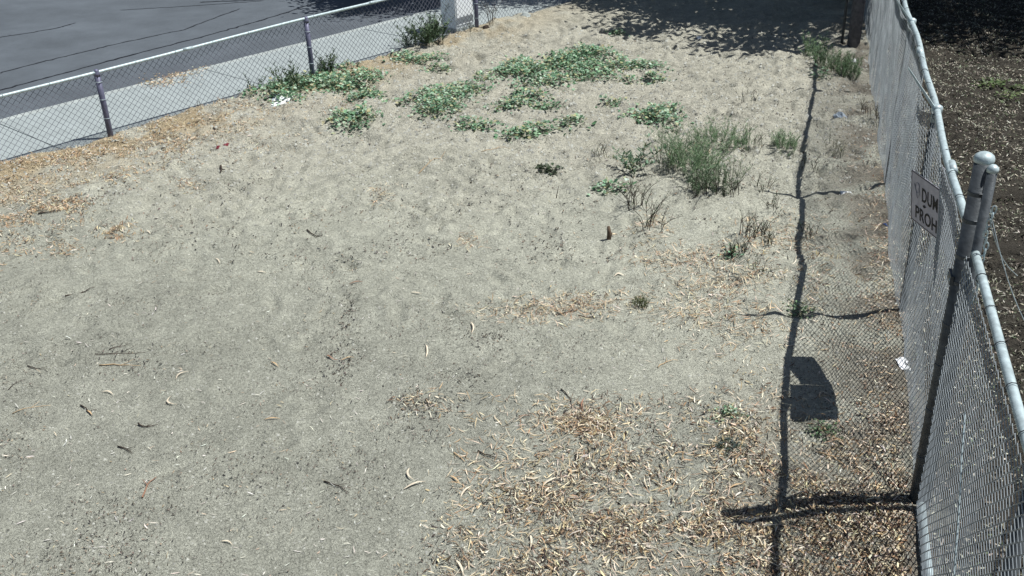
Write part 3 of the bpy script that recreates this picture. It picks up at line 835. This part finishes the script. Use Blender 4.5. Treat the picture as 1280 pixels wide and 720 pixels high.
def leaf_cloud(c, dirs, L, W, pal, org, yaw=None, dark=1.0):
    """hexagonal folded leaves at points c, with blade direction dirs"""
    n = len(c); d = dirs / np.linalg.norm(dirs, axis=1)[:, None]
    r_ = rng.normal(0, 1, (n, 3)); r_[:, 2] *= .35
    s = np.cross(d, np.array([0, 0, 1.0]) + r_ * .35); s /= np.maximum(np.linalg.norm(s, axis=1), 1e-6)[:, None]
    nn = np.cross(s, d)
    L = L[:, None]; W = W[:, None]
    p0 = c; pm = c + d * L * .5; p1 = c + d * L
    a1 = c + d * L * .35 + s * W * .5 + nn * W * .15; a2 = c + d * L * .72 + s * W * .38 + nn * W * .1
    b1 = c + d * L * .35 - s * W * .5 + nn * W * .15; b2 = c + d * L * .72 - s * W * .38 + nn * W * .1
    Vv = np.stack([p0, a1, a2, p1, b2, b1], 1).reshape(-1, 3) - np.array(org)
    b = np.arange(n)[:, None] * 6
    Ff = np.concatenate([b + np.array([[0, 1, 2, 3]]), b + np.array([[0, 3, 4, 5]])], 0)
    pal = np.array(pal) * dark; col = pal[rng.integers(0, len(pal), n)] * rng.uniform(.7, 1.3, (n, 1)) * rng.uniform(.92, 1.08, (n, 3))
    return np_mesh('foliage', Vv, Ff, np.concatenate([col, col], 0))


def px_scale(px, py):
    x, y = at(px, py); x1, _ = at(px + 10, py); _, y2 = at(px, py - 10)
    return float(x), float(y), abs(float(x1) - float(x)) / 10, abs(float(y2) - float(y)) / 10


def low_plant(px, py, rx, ry, label, n=None, h=.12, leaf=.044, pal=GREEN, name='ground_plant', fill=1.0, group=None):
    x0, y0, kx, ky = px_scale(px, py); RX, RY = rx * kx, ry * ky * .92
    z0 = float(G(x0, y0)); root = empty(name, (x0, y0, z0))
    tag(root, label, 'plant', group or 'low green plants growing on the ground')
    area = math.pi * RX * RY; n = int((n or min(3200, max(80, area * 1150 * fill))) * 1.25)
    # several crowns of runners
    m = max(3, int(area * 16)); cc = []
    while len(cc) < m:
        a, q = rng.uniform(0, 2 * math.pi), math.sqrt(rng.random()) * .95
        cc.append((math.cos(a) * q * RX, math.sin(a) * q * RY))
    cc = np.array(cc); k = rng.integers(0, m, n); rr = min(.26, .5 * min(RX, RY) + .07)
    off = rng.normal(0, rr * .55, (n, 2)); P = cc[k] + off; x, y = x0 + P[:, 0], y0 + P[:, 1]
    q = np.exp(-(off ** 2).sum(1) / (rr * rr * .6)); hk = rng.uniform(.5, 1.25, m)[k]
    z = G(x, y) + .008 + h * q * hk * rng.uniform(.25, 1.05, n)
    ang = np.arctan2(off[:, 1], off[:, 0]) + rng.normal(0, .8, n)
    d = np.stack([np.cos(ang), np.sin(ang), rng.uniform(-.35, .75, n)], -1)
    L = rng.uniform(.45, 1.5, n) * leaf
    link('foliage', leaf_cloud(np.stack([x, y, z], -1), d, L, L * rng.uniform(.6, .95, n), pal, (x0, y0, z0)), M['leafm'], root)
    mb = MB()
    for i in range(min(m, 26)):
        bx, by = x0 + cc[i][0], y0 + cc[i][1]
        for t_ in range(5):
            a = rng.uniform(0, 2 * math.pi); e = rr * rng.uniform(.8, 1.9); pts = []
            for s in (0, .5, 1): xx, yy = bx + math.cos(a) * e * s, by + math.sin(a) * e * s; pts.append((xx, yy, float(G(xx, yy)) + .006 + h * .35 * math.sin(s * 2.6)))
            mb.tube(pts, [.003, .0025, .0015], 4, cap=False)
    tag(mb.build('stem', M['stalk'], root, org=(x0, y0, z0)), kind='stuff')
    return root


def weed(px, py, rx, ry, label, h=.4, stems=30, leaves=24, leaf=.05, lw_=.12, pal=GREY_G, name='weed', bare=.15, spread=.35, dark=1.0, sr=.0028, group=None):
    x0, y0, kx, ky = px_scale(px, py); RX, RY = max(rx * kx, .02), max(ry * ky, .02); z0 = float(G(x0, y0))
    root = empty(name, (x0, y0, z0)); tag(root, label, name, group or 'weeds and shrubs'); mb = MB(); cs, ds = [], []
    for i in range(stems):
        a, q = rng.uniform(0, 2 * math.pi), math.sqrt(rng.random()); bx, by = x0 + math.cos(a) * q * RX, y0 + math.sin(a) * q * RY
        H = h * rng.uniform(.45, 1.1); lx, ly = rng.normal(0, spread * H * .6, 2) + np.array([math.cos(a), math.sin(a)]) * q * spread * H * .6
        bz = float(G(bx, by)); pts = []
        for s in (0, .35, .7, 1): pts.append((bx + lx * s * s, by + ly * s * s, bz - .005 + H * s * (1 - .12 * s)))
        mb.tube(pts, [sr, sr * .85, sr * .6, sr * .3], 4, cap=False)
        t = rng.uniform(bare, 1, leaves); hor = np.array(pts)
        P = np.stack([np.interp(t, (0, .35, .7, 1), hor[:, k]) for k in range(3)], -1)
        an = rng.uniform(0, 2 * math.pi, leaves); D = np.stack([np.cos(an), np.sin(an), rng.uniform(.2, 1.4, leaves)], -1)
        cs.append(P); ds.append(D)
        for b_ in range(2 if leaves < 12 else 0):
            t0 = rng.uniform(.25, .7); p = [float(np.interp(t0, (0, .35, .7, 1), hor[:, k])) for k in range(3)]; an_ = rng.uniform(0, 6.28); e = H * .3
            mb.tube([p, (p[0] + math.cos(an_) * e * .5, p[1] + math.sin(an_) * e * .5, p[2] + e * .6), (p[0] + math.cos(an_) * e * .8, p[1] + math.sin(an_) * e * .8, p[2] + e * 1.2)], [sr * .7, sr * .5, sr * .25], 4, cap=False)
    if leaves:
        c = np.concatenate(cs); d = np.concatenate(ds); n = len(c); L = rng.uniform(.5, 1.3, n) * leaf
        link('foliage', leaf_cloud(c, d, L, L * lw_ * rng.uniform(.8, 1.4, n), pal, (x0, y0, z0), dark=dark), M['leafm'], root)
    tag(mb.build('stem', M['stalk'] if leaves >= 12 else M['twig'], root, org=(x0, y0, z0)), kind='stuff')
    return root


low_plant(435, 153, 30, 12, 'small round green plant patch alone on sand below the left weed strip')
low_plant(545, 132, 42, 17, 'largest round green plant patch on the middle sand, left of the centre')
low_plant(590, 112, 20, 8, 'little green plant fringe touching the upper right of the middle patch', n=220)
low_plant(466, 121, 20, 8, 'small green plant patch just right of the left weed strip', n=260)
low_plant(420, 100, 58, 17, 'long green plant strip running along the street fence foot by the second post')
low_plant(352, 118, 36, 13, 'green plants crowding the street fence foot left of the second post')
low_plant(516, 75, 34, 6, 'thin green plant line on sand before the dark shrub', fill=.8)
low_plant(546, 92, 14, 5, 'tiny green tuft below the thin plant line near the shrub', n=110)
low_plant(672, 92, 50, 17, 'big green plant mat, left half of the large far patch')
low_plant(735, 80, 40, 20, 'dense tall green plant mat, right half of the large far patch', fill=1.25, h=.13)
low_plant(645, 128, 30, 11, 'loose green plant patch straight below the large far patch', fill=.8)
low_plant(690, 138, 18, 9, 'sparse green sprigs right of the loose middle patch', fill=.5)
low_plant(594, 163, 20, 8, 'small green plant tuft, left of two tufts on straw stained sand')
low_plant(656, 167, 28, 9, 'wider green plant tuft, right of two tufts on straw stained sand')
low_plant(716, 157, 26, 7, 'thin spreading green plant right of the wider tuft', fill=.55)
low_plant(608, 101, 12, 4, 'tiny green tuft between the middle patch and the big mat', n=100)
low_plant(800, 82, 28, 7, 'small green plant patch right of the dense tall mat, upper of two', fill=.8)
low_plant(800, 99, 22, 5, 'small green plant patch right of the dense tall mat, lower of two', fill=.8)
low_plant(820, 146, 32, 13, 'rounded green plant patch just above the tall feathery weeds')
low_plant(772, 44, 9, 4, 'tiny green sprout on sand near the shade edge', n=60)
low_plant(686, 215, 16, 2.5, 'small dark flat plant lying on sand in the middle distance', n=70, h=.05, pal=[(.05, .07, .04)])
low_plant(762, 238, 24, 6, 'sparse low green plant left of the feathery weeds foot', fill=.5)
low_plant(765, 128, 14, 4, 'few dark green sprigs on sand beneath the large far patch', n=50)
low_plant(1030, 100, 8, 3, 'small green seedling beside the rail shadow at the back', n=50)
low_plant(1250, 115, 24, 12, 'pale green plant growing in mulch outside the tall fence', fill=.5, h=.06, pal=[(.10, .15, .06), (.14, .19, .08)])
low_plant(245, 128, 10, 4, 'small green plant poking through the street fence left of the shrubs', n=70)
low_plant(1028, 538, 9, 5, 'tiny grey green plant beside the sign shadow', n=70, leaf=.022, h=.04, pal=GREY_G)
low_plant(905, 527, 9, 5, 'tiny yellow green plant in leaf litter left of the rail shadow', n=60, leaf=.022, h=.04)
low_plant(913, 566, 7, 4, 'tiny dark plant in litter left of the rail shadow', n=50, leaf=.02, h=.04, pal=[(.04, .06, .05)])
low_plant(915, 322, 6, 4, 'little dark green sprout below the dark branching stems', n=40, leaf=.03, h=.06)
low_plant(995, 395, 10, 7, 'small grey green plant on the rail shadow beside the post shadow', n=60, leaf=.025, h=.05, pal=GREY_G)

weed(868, 212, 30, 20, 'tall dense feathery green weed clump, largest on the lot', h=.46, stems=150, leaves=50, leaf=.042, lw_=.10, sr=.0018, spread=.5)
weed(835, 180, 22, 12, 'loose pale dry stalks at the upper left of the largest clump', h=.34, stems=30, leaves=16, leaf=.035, lw_=.1, sr=.0016, spread=.6)
weed(915, 215, 26, 12, 'sparse pale stalks thinning out right of the largest clump', h=.22, stems=26, leaves=12, leaf=.03, lw_=.1, sr=.0016, spread=.5)
weed(905, 178, 36, 12, 'feathery green weeds behind and right of the largest clump', h=.30, stems=90, leaves=50, leaf=.038, lw_=.09, sr=.0018)
weed(890, 240, 34, 8, 'dark front edge of the feathery weeds with bare tips', h=.30, stems=70, leaves=36, leaf=.04, dark=.6, sr=.002)
weed(835, 205, 16, 16, 'greyish stemmy weed at the left edge of the largest clump', h=.42, stems=32, leaves=14, leaf=.04, dark=.8)
weed(980, 182, 15, 8, 'small feathery weed touching the rail shadow', h=.24, stems=60, leaves=50, leaf=.035, lw_=.09, sr=.0018)
weed(945, 180, 18, 8, 'thin sparse weed between the clump and the small feathery weed', h=.25, stems=14, leaves=10, leaf=.03)
weed(792, 213, 10, 8, 'upright branching green weed left of the largest clump', h=.42, stems=14, leaves=30, leaf=.06, lw_=.28, pal=GREEN, dark=.7, spread=.6)
weed(795, 262, 14, 6, 'dark bare stemmed weed below the largest clump', h=.36, stems=14, leaves=11, leaf=.035, spread=.7, dark=.5, sr=.0045)
weed(812, 290, 18, 6, 'dark bare stemmed weed leaning right on straw litter', h=.38, stems=10, leaves=9, leaf=.035, spread=.9, dark=.5, sr=.0045)
weed(940, 298, 16, 6, 'thin upright stems with few leaves right of the lot centre', h=.28, stems=16, leaves=11, leaf=.03, dark=.6, sr=.004)
weed(960, 300, 10, 14, 'faint thin stalks between the rail shadow and the upright stems', h=.2, stems=12, leaves=9, leaf=.025, dark=.6, sr=.003)
weed(898, 246, 30, 5, 'dark bare stalks fanning out below the feathery clump', h=.34, stems=12, leaves=9, leaf=.03, dark=.5, sr=.0045, spread=.8)
weed(1090, 150, 8, 16, 'dry brown weed stalks against the far part of the tall fence', h=.22, stems=16, leaves=10, leaf=.03, dark=.7, sr=.003, pal=[(.2, .16, .08)])
for q_, (wx_, wy_, wh_, lb_) in enumerate([(752, 196, .2, 'few dark stalks on open sand below the far green mat'), (952, 235, .22, 'thin dark stalks just left of the rail shadow, level with the sign'), (1012, 205, .16, 'short stalks right of the rail shadow above the scrap'),
                                     (965, 262, .18, 'single file of thin stalks left of the rail shadow'), (1012, 290, .16, 'low brown stalks between rail shadow and tall fence'), (948, 345, .14, 'short stalks in straw left of the rail shadow bend'), (935, 130, .16, 'tiny dark sprigs on sand above the feathery clump')]):
    weed(wx_, wy_, 12, 8, lb_, h=wh_, stems=10, leaves=9, leaf=.028, dark=.6, sr=.003, spread=.5)
weed(922, 322, 12, 5, 'short dark stems on straw left of the rail shadow', h=.22, stems=12, leaves=11, leaf=.03, dark=.5, sr=.004)
weed(801, 381, 9, 6, 'small lone olive grass tuft on the sand', h=.12, stems=34, leaves=12, leaf=.03, pal=[(.13, .14, .06), (.09, .11, .05)])
weed(1022, 82, 16, 14, 'tall pale green weeds at the shade edge beside the rail shadow', h=.42, stems=70, leaves=40, leaf=.045)
weed(1056, 92, 16, 9, 'bushy green weed at the far foot of the tall fence', h=.34, stems=90, leaves=50, leaf=.04)
weed(1043, 185, 8, 12, 'thin olive weed between the rail shadow and tall fence', h=.2, stems=14, leaves=14, leaf=.035, pal=[(.14, .15, .08)])
weed(533, 56, 22, 6, 'dark green shrub against the street fence left of the pale cabinet', h=.55, stems=60, leaves=44, leaf=.065, lw_=.22, dark=.55, name='shrub', spread=.5, sr=.004)
weed(545, 46, 10, 4, 'tall narrow sprig rising from the dark shrub by the cabinet', h=.85, stems=12, leaves=40, leaf=.06, lw_=.2, dark=.55, name='shrub', spread=.15, sr=.005)
weed(404, 90, 12, 4, 'grey green weed standing at the foot of the second fence post', h=.34, stems=26, leaves=28, leaf=.06, dark=.5, sr=.005, lw_=.2)
weed(368, 112, 22, 8, 'dark stemmy weed on the fence line left of the second post', h=.36, stems=26, leaves=24, leaf=.06, dark=.5, sr=.005, lw_=.2)
weed(316, 112, 8, 4, 'upright dark sprig seen against the sidewalk through the fence', h=.34, stems=9, leaves=24, leaf=.06, dark=.5, sr=.006, lw_=.2)
weed(342, 120, 10, 4, 'bushy dark weed along the fence beside the white wrapper', h=.2, stems=14, leaves=14, leaf=.045, dark=.6)
weed(585, 45, 8, 3, 'small dark twiggy weed at the foot of the pale cabinet', h=.25, stems=9, leaves=9, leaf=.04, dark=.5)
weed(614, 36, 6, 3, 'bare curved twigs beside the third fence post', h=.6, stems=6, leaves=3, sr=.007, leaf=.04, dark=.5, spread=.6)
weed(247, 133, 6, 3, 'small dark sprig at the fence foot left of the upright one', h=.16, stems=7, leaves=8, leaf=.03, dark=.6)


# ---------------------------------------------------------------- single leaves, twigs and scraps that can be picked out
def twig(px, py, Lpx, ang, label, r=.004, bend=.1, m=None, name='twig', rise=0.0, cat='twig'):
    x, y, kx, ky = px_scale(px, py); a = math.radians(ang)
    dx, dy = math.cos(a) * kx * Lpx, math.sin(a) * ky * Lpx; L = math.hypot(dx, dy); z0 = float(G(x, y)); d = np.array([dx, dy]) / L; nn = np.array([-d[1], d[0]])
    pts = []; rs = []
    for i, t in enumerate(np.linspace(-.5, .5, 7)):
        o = nn * bend * L * math.cos(t * math.pi) + nn * rng.normal(0, .015) * L
        xx, yy = x + d[0] * L * t + o[0], y + d[1] * L * t + o[1]
        pts.append((xx, yy, float(G(xx, yy)) + r + .004 + rise * (t + .5) + abs(rng.normal(0, .002)))); rs.append(r * (1.1 - .7 * (t + .5)))
    mb = MB(); mb.tube(pts, rs, 6)
    if L > .12:
        j = 3; e = np.array(pts[j]); q = np.array([d[0] + nn[0], d[1] + nn[1], .1]) * L * .22; mb.tube([tuple(e), tuple(e + q)], [r * .6, r * .25], 5)
    o = mb.build(name, m or M['twig'], org=(x, y, z0), smooth=True); tag(o, label, cat, 'twigs lying on the sand'); return o


LEAFC = [mat('pale_dry_leaf', (.62, .55, .43), .7, 0, .2, 30), mat('tan_dry_leaf', (.50, .36, .21), .7, 0, .25, 30), mat('rust_dry_leaf', (.27, .15, .10), .7, 0, .25, 30)]


def dry_leaf(px, py, Lpx, ang, label, c=0, w=.11, bend=.2):
    x, y, kx, ky = px_scale(px, py); a = math.radians(ang)
    dx, dy = math.cos(a) * kx * Lpx, math.sin(a) * ky * Lpx; L = math.hypot(dx, dy); z0 = float(G(x, y)); d = np.array([dx, dy]) / L; nn = np.array([-d[1], d[0]])
    L *= .9; dx *= .9; dy *= .9; W = min(L * w, .015); mb = MB(); v = []; N = 8
    for i in range(N + 1):
        t = i / N; wd = W * .5 * (math.sin(math.pi * min(1, t * 1.02)) ** .8 if 0 < t < 1 else .02) * (1.15 - .4 * t)
        o = nn * bend * L * math.sin(math.pi * t); cz = .006 + .10 * L * (math.sin(math.pi * t) * .5 + t * .3)
        for s_, dzz in ((-1, .004), (0, 0), (1, .004)):
            xx = x + d[0] * L * (t - .5) + o[0] + nn[0] * wd * s_; yy = y + d[1] * L * (t - .5) + o[1] + nn[1] * wd * s_
            v.append((xx, yy, float(G(xx, yy)) + cz + dzz))
    f = []
    for i in range(N):
        for k in (0, 1): f.append((3 * i + k, 3 * i + k + 1, 3 * i + k + 4, 3 * i + k + 3))
    mb.add(v, f); o = mb.build('dry_leaf', LEAFC[c], org=(x, y, z0), smooth=True)
    md = o.modifiers.new('thickness', 'SOLIDIFY'); md.thickness = .0012
    tag(o, label, 'leaf', 'single dry leaves lying on the ground'); return o


TW = [(100, 364, 30, 18, 'straight dark twig on bare sand near the left edge of the photo', .006, .02),
      (47, 462, 32, -14, 'thin dark twig tilted down right near the left photo edge', .004, .03),
      (38, 486, 0, 0, None, 0, 0),
      (150, 442, 60, 2, 'long thin dark twig, upper of a parallel pair at left', .004, .03),
      (150, 457, 52, -2, 'long pale brown twig, lower of a parallel pair at left', .004, .04),
      (150, 433, 22, 22, 'short dark twig just above the parallel pair', .004, .05),
      (40, 513, 42, 12, 'long faint straw twig on sand at lower left', .003, .04),
      (22, 480, 18, 50, 'tiny dark twig slanting upward near the left photo edge', .003, .05),
      (109, 515, 28, -32, 'dark twig ending beside an orange leaf at lower left', .005, .05),
      (186, 533, 26, -8, 'dark curved twig with hooked end on lower left sand', .006, -.22),
      (157, 566, 24, -20, 'slightly bent dark twig below the hooked one', .005, .08),
      (188, 612, 28, 86, 'reddish upright forked twig on the lower left sand', .006, .05),
      (420, 608, 36, -24, 'dark straight twig on the lower middle sand', .005, .04),
      (393, 294, 26, -26, 'dark twig left of the sand centre', .006, .06),
      (62, 267, 26, 2, 'dark stick on straw stained sand by the left edge', .009, .03),
      (276, 213, 9, -60, 'short dark stub below the straw band', .014, .03),
      (618, 521, 0, 0, None, 0, 0),
      (860, 440, 0, 0, None, 0, 0),
      (712, 388, 40, 12, 'dark twig crossing straw patch right of the centre', .005, -.08),
      (735, 395, 24, -4, 'short dark twig at the right end of the straw patch', .005, .03),
      (205, 262, 10, 0, None, 0, 0),
      (585, 588, 0, 0, None, 0, 0),
      (612, 568, 32, -22, 'dark twig above the litter on the lower middle sand', .005, -.05),
      (574, 570, 18, -35, 'short black twig among pale curled leaves at lower middle', .005, .04),
      (708, 498, 26, -68, 'thin curved dark twig above the lower straw patch', .004, .1),
      (722, 577, 20, -80, 'thin upright dark twig amid the lower litter', .004, -.05),
      (620, 190, 36, 3, 'long pale straw twig on the upper middle sand', .004, .04),
      (540, 208, 34, 28, 'pale slanted straw twig on the upper sand', .004, .03),
      (835, 455, 30, 18, 'pale forked twig left of the rail shadow', .004, .1),
      (1010, 455, 0, 0, None, 0, 0),
      (1040, 572, 30, -38, 'pale stick lying in the mesh shadow beside the tall fence', .006, .03),
      (270, 165, 11, -30, 'short dark stick beside the red scrap', .008, .03)]
for px, py, L, an, lb, r, bd in TW:
    if lb: twig(px, py, L, an, lb, r, bd, m=(LEAFC[1] if 'pale' in lb or 'straw twig' in lb else LEAFC[2] if 'reddish' in lb else None))
twig(697, 246, 4, 20, 'thin dark twig standing upright in the upper middle sand', .005, .02, rise=.16)
LV = [(283, 680, 20, -15, 'pale curved dry leaf near the bottom left of the lot', 0, .18),
      (134, 493, 20, -12, 'pale dry leaf below the parallel twigs', 0, .15), (112, 518, 16, -32, 'orange dry leaf beside the dark twig end', 1, .05),
      (218, 502, 18, -40, 'pale hooked dry leaf on left sand', 0, -.35), (228, 470, 16, 40, 'pale slim dry leaf above the hooked one', 0, .2),
      (340, 525, 22, 2, 'orange tan dry leaf on the lower middle sand', 1, .08), (343, 456, 16, -30, 'tan dry leaf with dark twig right of the left twigs', 1, .05),
      (518, 606, 32, 18, 'pale dry leaf, left of a curled pair at lower middle', 0, .06), (515, 592, 20, -65, 'thin pale curled stem leaf above the left pale leaf', 0, -.2),
      (568, 597, 20, -38, 'tan dry leaf right of the curled pair', 1, .05), (583, 613, 24, 45, 'pale dry leaf slanting up right at lower middle', 0, .08),
      (786, 594, 20, -62, 'bright pale dry leaf on bare soil in the litter', 0, .02), (690, 604, 38, 24, 'long pale arched dry leaf in the lower litter', 0, .15),
      (662, 676, 22, -88, 'pale upright dry leaf on the lower middle soil', 0, .08), (665, 595, 24, -4, 'curled pale leaf left of the long arched leaf', 0, -.25),
      (574, 708, 28, -62, 'pale dry leaf at the bottom edge of the photo', 0, .06), (795, 662, 0, 0, None, 0, 0),
      (793, 668, 18, 20, 'ochre dry leaf in the lower litter', 1, .1), (800, 700, 26, 3, 'pale dry leaf near the bottom right litter', 0, .1),
      (185, 293, 12, -25, 'small white dry leaf right of the reddish straw clump', 0, .1), (272, 328, 10, -30, 'small white sliver leaf on left middle sand', 0, .1),
      (327, 340, 12, 0, 'tiny pale leaf on the left middle sand', 0, .05), (520, 366, 16, -10, 'pale straight dry leaf near the sand centre', 0, .05),
      (415, 446, 20, -25, 'rusty dry leaf among the dark crumbs', 2, -.15), (434, 448, 18, 8, 'tan leaf beside the rusty one among dark crumbs', 1, .15),
      (532, 438, 16, -85, 'upright pale dry leaf on the middle sand', 0, .08), (588, 410, 18, -80, 'slim pale dry leaf right of the sand centre', 0, .12),
      (445, 356, 18, 8, 'reddish pale dry leaf on the middle sand', 2, .12), (775, 347, 18, 8, 'white arched dry leaf left of the straw patches', 0, .25),
      (1100, 612, 24, 40, 'tan dry leaf beside the tall fence foot', 1, .1), (1075, 588, 20, -35, 'pale dry leaf in the mesh shadow', 0, .1),
      (920, 610, 24, 12, 'large tan dry leaf left of the post shadow', 1, .12), (960, 596, 18, -40, 'rusty dry leaf above the post shadow', 2, .1),
      (870, 620, 22, 30, 'pale dry leaf in litter left of the post shadow tip', 0, .15), (850, 570, 20, -5, 'tan dry leaf in litter below the straw mound', 1, .1),
      (730, 505, 18, 75, 'rusty upright dry leaf on the straw mound', 2, .1), (655, 520, 18, 5, 'reddish dry leaf left of the straw mound', 2, .1),
      (1000, 690, 30, 15, 'long pale dry leaf between the post shadows at bottom', 0, .12), (1050, 665, 22, -50, 'tan dry leaf below the double post shadow', 1, .1)]
for px, py, L, an, lb, c_, bd in LV:
    if lb: dry_leaf(px, py, L, an, lb, c_, bend=bd)


def scrap(px, py, w, h, label, m, name='litter_scrap', cat='litter', lift=.03, seed=0):
    x, y, kx, ky = px_scale(px, py); z0 = float(G(x, y)); rg = np.random.default_rng(seed + 5); W, Hh = w * kx, h * ky; N = 6; v = []; f = []
    for i in range(N):
        for j in range(N):
            u_, v_ = i / (N - 1) - .5, j / (N - 1) - .5; e = 1 - .3 * abs(u_) * rg.random()
            xx, yy = x + u_ * W * e + rg.normal(0, W * .04), y + v_ * Hh * e + rg.normal(0, Hh * .04)
            v.append((xx, yy, float(G(xx, yy)) + .004 + lift * rg.random() * (1 - 2 * max(abs(u_), abs(v_)) * .8)))
    for i in range(N - 1):
        for j in range(N - 1): f.append((i * N + j, (i + 1) * N + j, (i + 1) * N + j + 1, i * N + j + 1))
    mb = MB(); mb.add(v, f); o = mb.build(name, m, org=(x, y, z0)); md = o.modifiers.new('thickness', 'SOLIDIFY'); md.thickness = .002
    tag(o, label, cat); return o


scrap(353, 130, 24, 11, 'crumpled white plastic wrapper at the edge of the left weed strip', M['white'], 'plastic_wrapper', 'wrapper', .09, 1)
scrap(346, 126, 8, 6, 'small blue grey plastic piece beside the white wrapper', M['greyp'], seed=2)
scrap(283, 183, 6, 3, 'small dark red plastic scrap on the straw band', M['red'], seed=3)
scrap(273, 187, 4, 2, 'tiny red scrap left of the larger red one', M['red'], seed=4)
scrap(873, 49, 6, 5, 'small white paper scrap in the shade at the back of the lot', M['white'], 'paper_scrap', lift=.05, seed=5)
scrap(1128, 459, 13, 14, 'crumpled white paper scrap at the foot of the tall fence', M['white'], 'paper_scrap', lift=.04, seed=6)
scrap(1057, 239, 10, 7, 'small white paper scrap on the post shadow by the tall fence', M['white'], 'paper_scrap', lift=.04, seed=7)
scrap(1051, 145, 12, 8, 'grey blue plastic piece between the rail shadow and tall fence', M['greyp'], lift=.08, seed=8)
scrap(1069, 77, 6, 5, 'small white scrap at the foot of the dark pole', M['white'], 'paper_scrap', lift=.05, seed=9)
scrap(1106, 284, 4, 5, 'small blue plastic scrap in the leaves by the tall fence', M['bluep'], lift=.03, seed=10)
scrap(615, 497, 0.1, .1, 'tiny dark crumb', M['black'], seed=11) if False else None

# a short dark stake stub in the sand
x, y = [float(v) for v in at(761, 303)]; z0 = float(G(x, y)); st = MB()
st.tube([(x, y, z0 - .05), (x + .004, y + .01, z0 + .07), (x - .005, y + .015, z0 + .135)], [.024, .022, .014], 8)
st.tube([(x + .015, y, z0 + .02), (x + .03, y + .005, z0 + .07)], [.01, .006], 6)
o = st.build('stake', M['bark'], org=(x, y, z0), smooth=True); tag(o, 'short dark wooden stub standing in the sand right of the centre', 'stake')

# rock on the heap at the far end of the street fence
for px, py, r_, lb in ((657, 27, .10, 'pale rounded rock on the heaped soil at the street fence end'), (608, 40, .07, 'dark stone at the foot of the third fence post')):
    x, y = [float(v) for v in at(px, py)]; z0 = float(G(x, y)); mb = MB()
    mb.lathe((x, y, z0 - .03), [(r_ * .8, 0), (r_, .3 * r_), (r_ * .95, .7 * r_), (r_ * .6, 1.15 * r_), (r_ * .15, 1.35 * r_)], 9)
    mb.v = [(a_ + rng.normal(0, r_ * .08), b_ + rng.normal(0, r_ * .08), c_ + rng.normal(0, r_ * .06)) for a_, b_, c_ in mb.v]
    o = mb.build('rock', M['kerb'] if r_ > .08 else M['twig'], org=(x, y, z0)); tag(o, lb, 'rock')


# ---------------------------------------------------------------- trees just outside the frame that shade the back of the lot
def tree(sx, sy, rx, ry, zc, rz, base, n, label, leaf=.16, clumps=40, seed=0):
    """crown centred so that its shadow falls on (sx, sy)"""
    k = 1 / math.tan(SUN_EL); cx, cy = sx + zc * k * math.cos(SUN_AZ), sy + zc * k * math.sin(SUN_AZ)
    rg = np.random.default_rng(seed); root = empty('tree', (base[0], base[1], 0)); tag(root, label, 'tree', 'trees shading the back of the lot')
    mb = MB(); z1 = zc - rz * .4
    mb.tube([(base[0], base[1], -.3), (base[0] * .7 + cx * .3, base[1] * .7 + cy * .3, z1 * .4), (base[0] * .25 + cx * .75, base[1] * .25 + cy * .75, z1), (cx, cy, zc + rz * .4)], [.24, .19, .13, .04], 10)
    trk = mb.build('trunk', M['bark'], root, smooth=True)
    cl = []
    for i in range(clumps):
        v = rg.normal(0, 1, 3); v /= np.linalg.norm(v); q = rg.random() ** .45; cl.append((cx + v[0] * q * rx, cy + v[1] * q * ry, zc + v[2] * q * rz))
        if i < 14:
            mb = MB(); s_ = np.array([base[0] * .25 + cx * .75, base[1] * .25 + cy * .75, z1]); e = np.array(cl[-1]); m_ = (s_ + e) / 2 + np.array([0, 0, .25])
            mb.tube([tuple(s_), tuple(m_), tuple(e)], [.07, .045, .015], 6); mb.build('limb', M['bark'], root, smooth=True)
    cl = np.array(cl); kk_ = rg.integers(0, clumps, n); c = cl[kk_] + rg.normal(0, 1, (n, 3)) * np.array([.42, .42, .30])
    d = rg.normal(0, 1, (n, 3)); d[:, 2] -= .6
    L = rg.uniform(.6, 1.3, n) * leaf
    link('crown', leaf_cloud(c, d, L, L * .42, [(.05, .08, .04), (.07, .10, .05), (.09, .12, .06)], (base[0], base[1], 0)), M['leafm'], root)


tree(5.6, 19.9, 4.2, 3.6, 5.2, 1.7, (9.0, 24.6), 33000, 'broad leafy tree past the far end of the tall fence', clumps=105, seed=1, leaf=.17)
tree(11.2, 18.6, 4.3, 4.2, 5.6, 1.8, (15.5, 24.8), 30000, 'broad leafy tree over the mulch outside the tall fence', clumps=110, seed=2, leaf=.17)
tree(1.9, 22.6, 3.0, 2.5, 4.6, 1.5, (5.0, 27.2), 22000, 'smaller leafy tree beside the street behind the lot', clumps=46, seed=3)
tree(-2.2, 22.6, 2.0, 1.6, 4.2, 1.2, (-.4, 27.0), 12000, 'young leafy street tree beyond the pale cabinet', clumps=26, seed=4)

# ---------------------------------------------------------------- render settings
scene.render.engine = 'CYCLES'
scene.cycles.max_bounces = 5
scene.cycles.transparent_max_bounces = 6
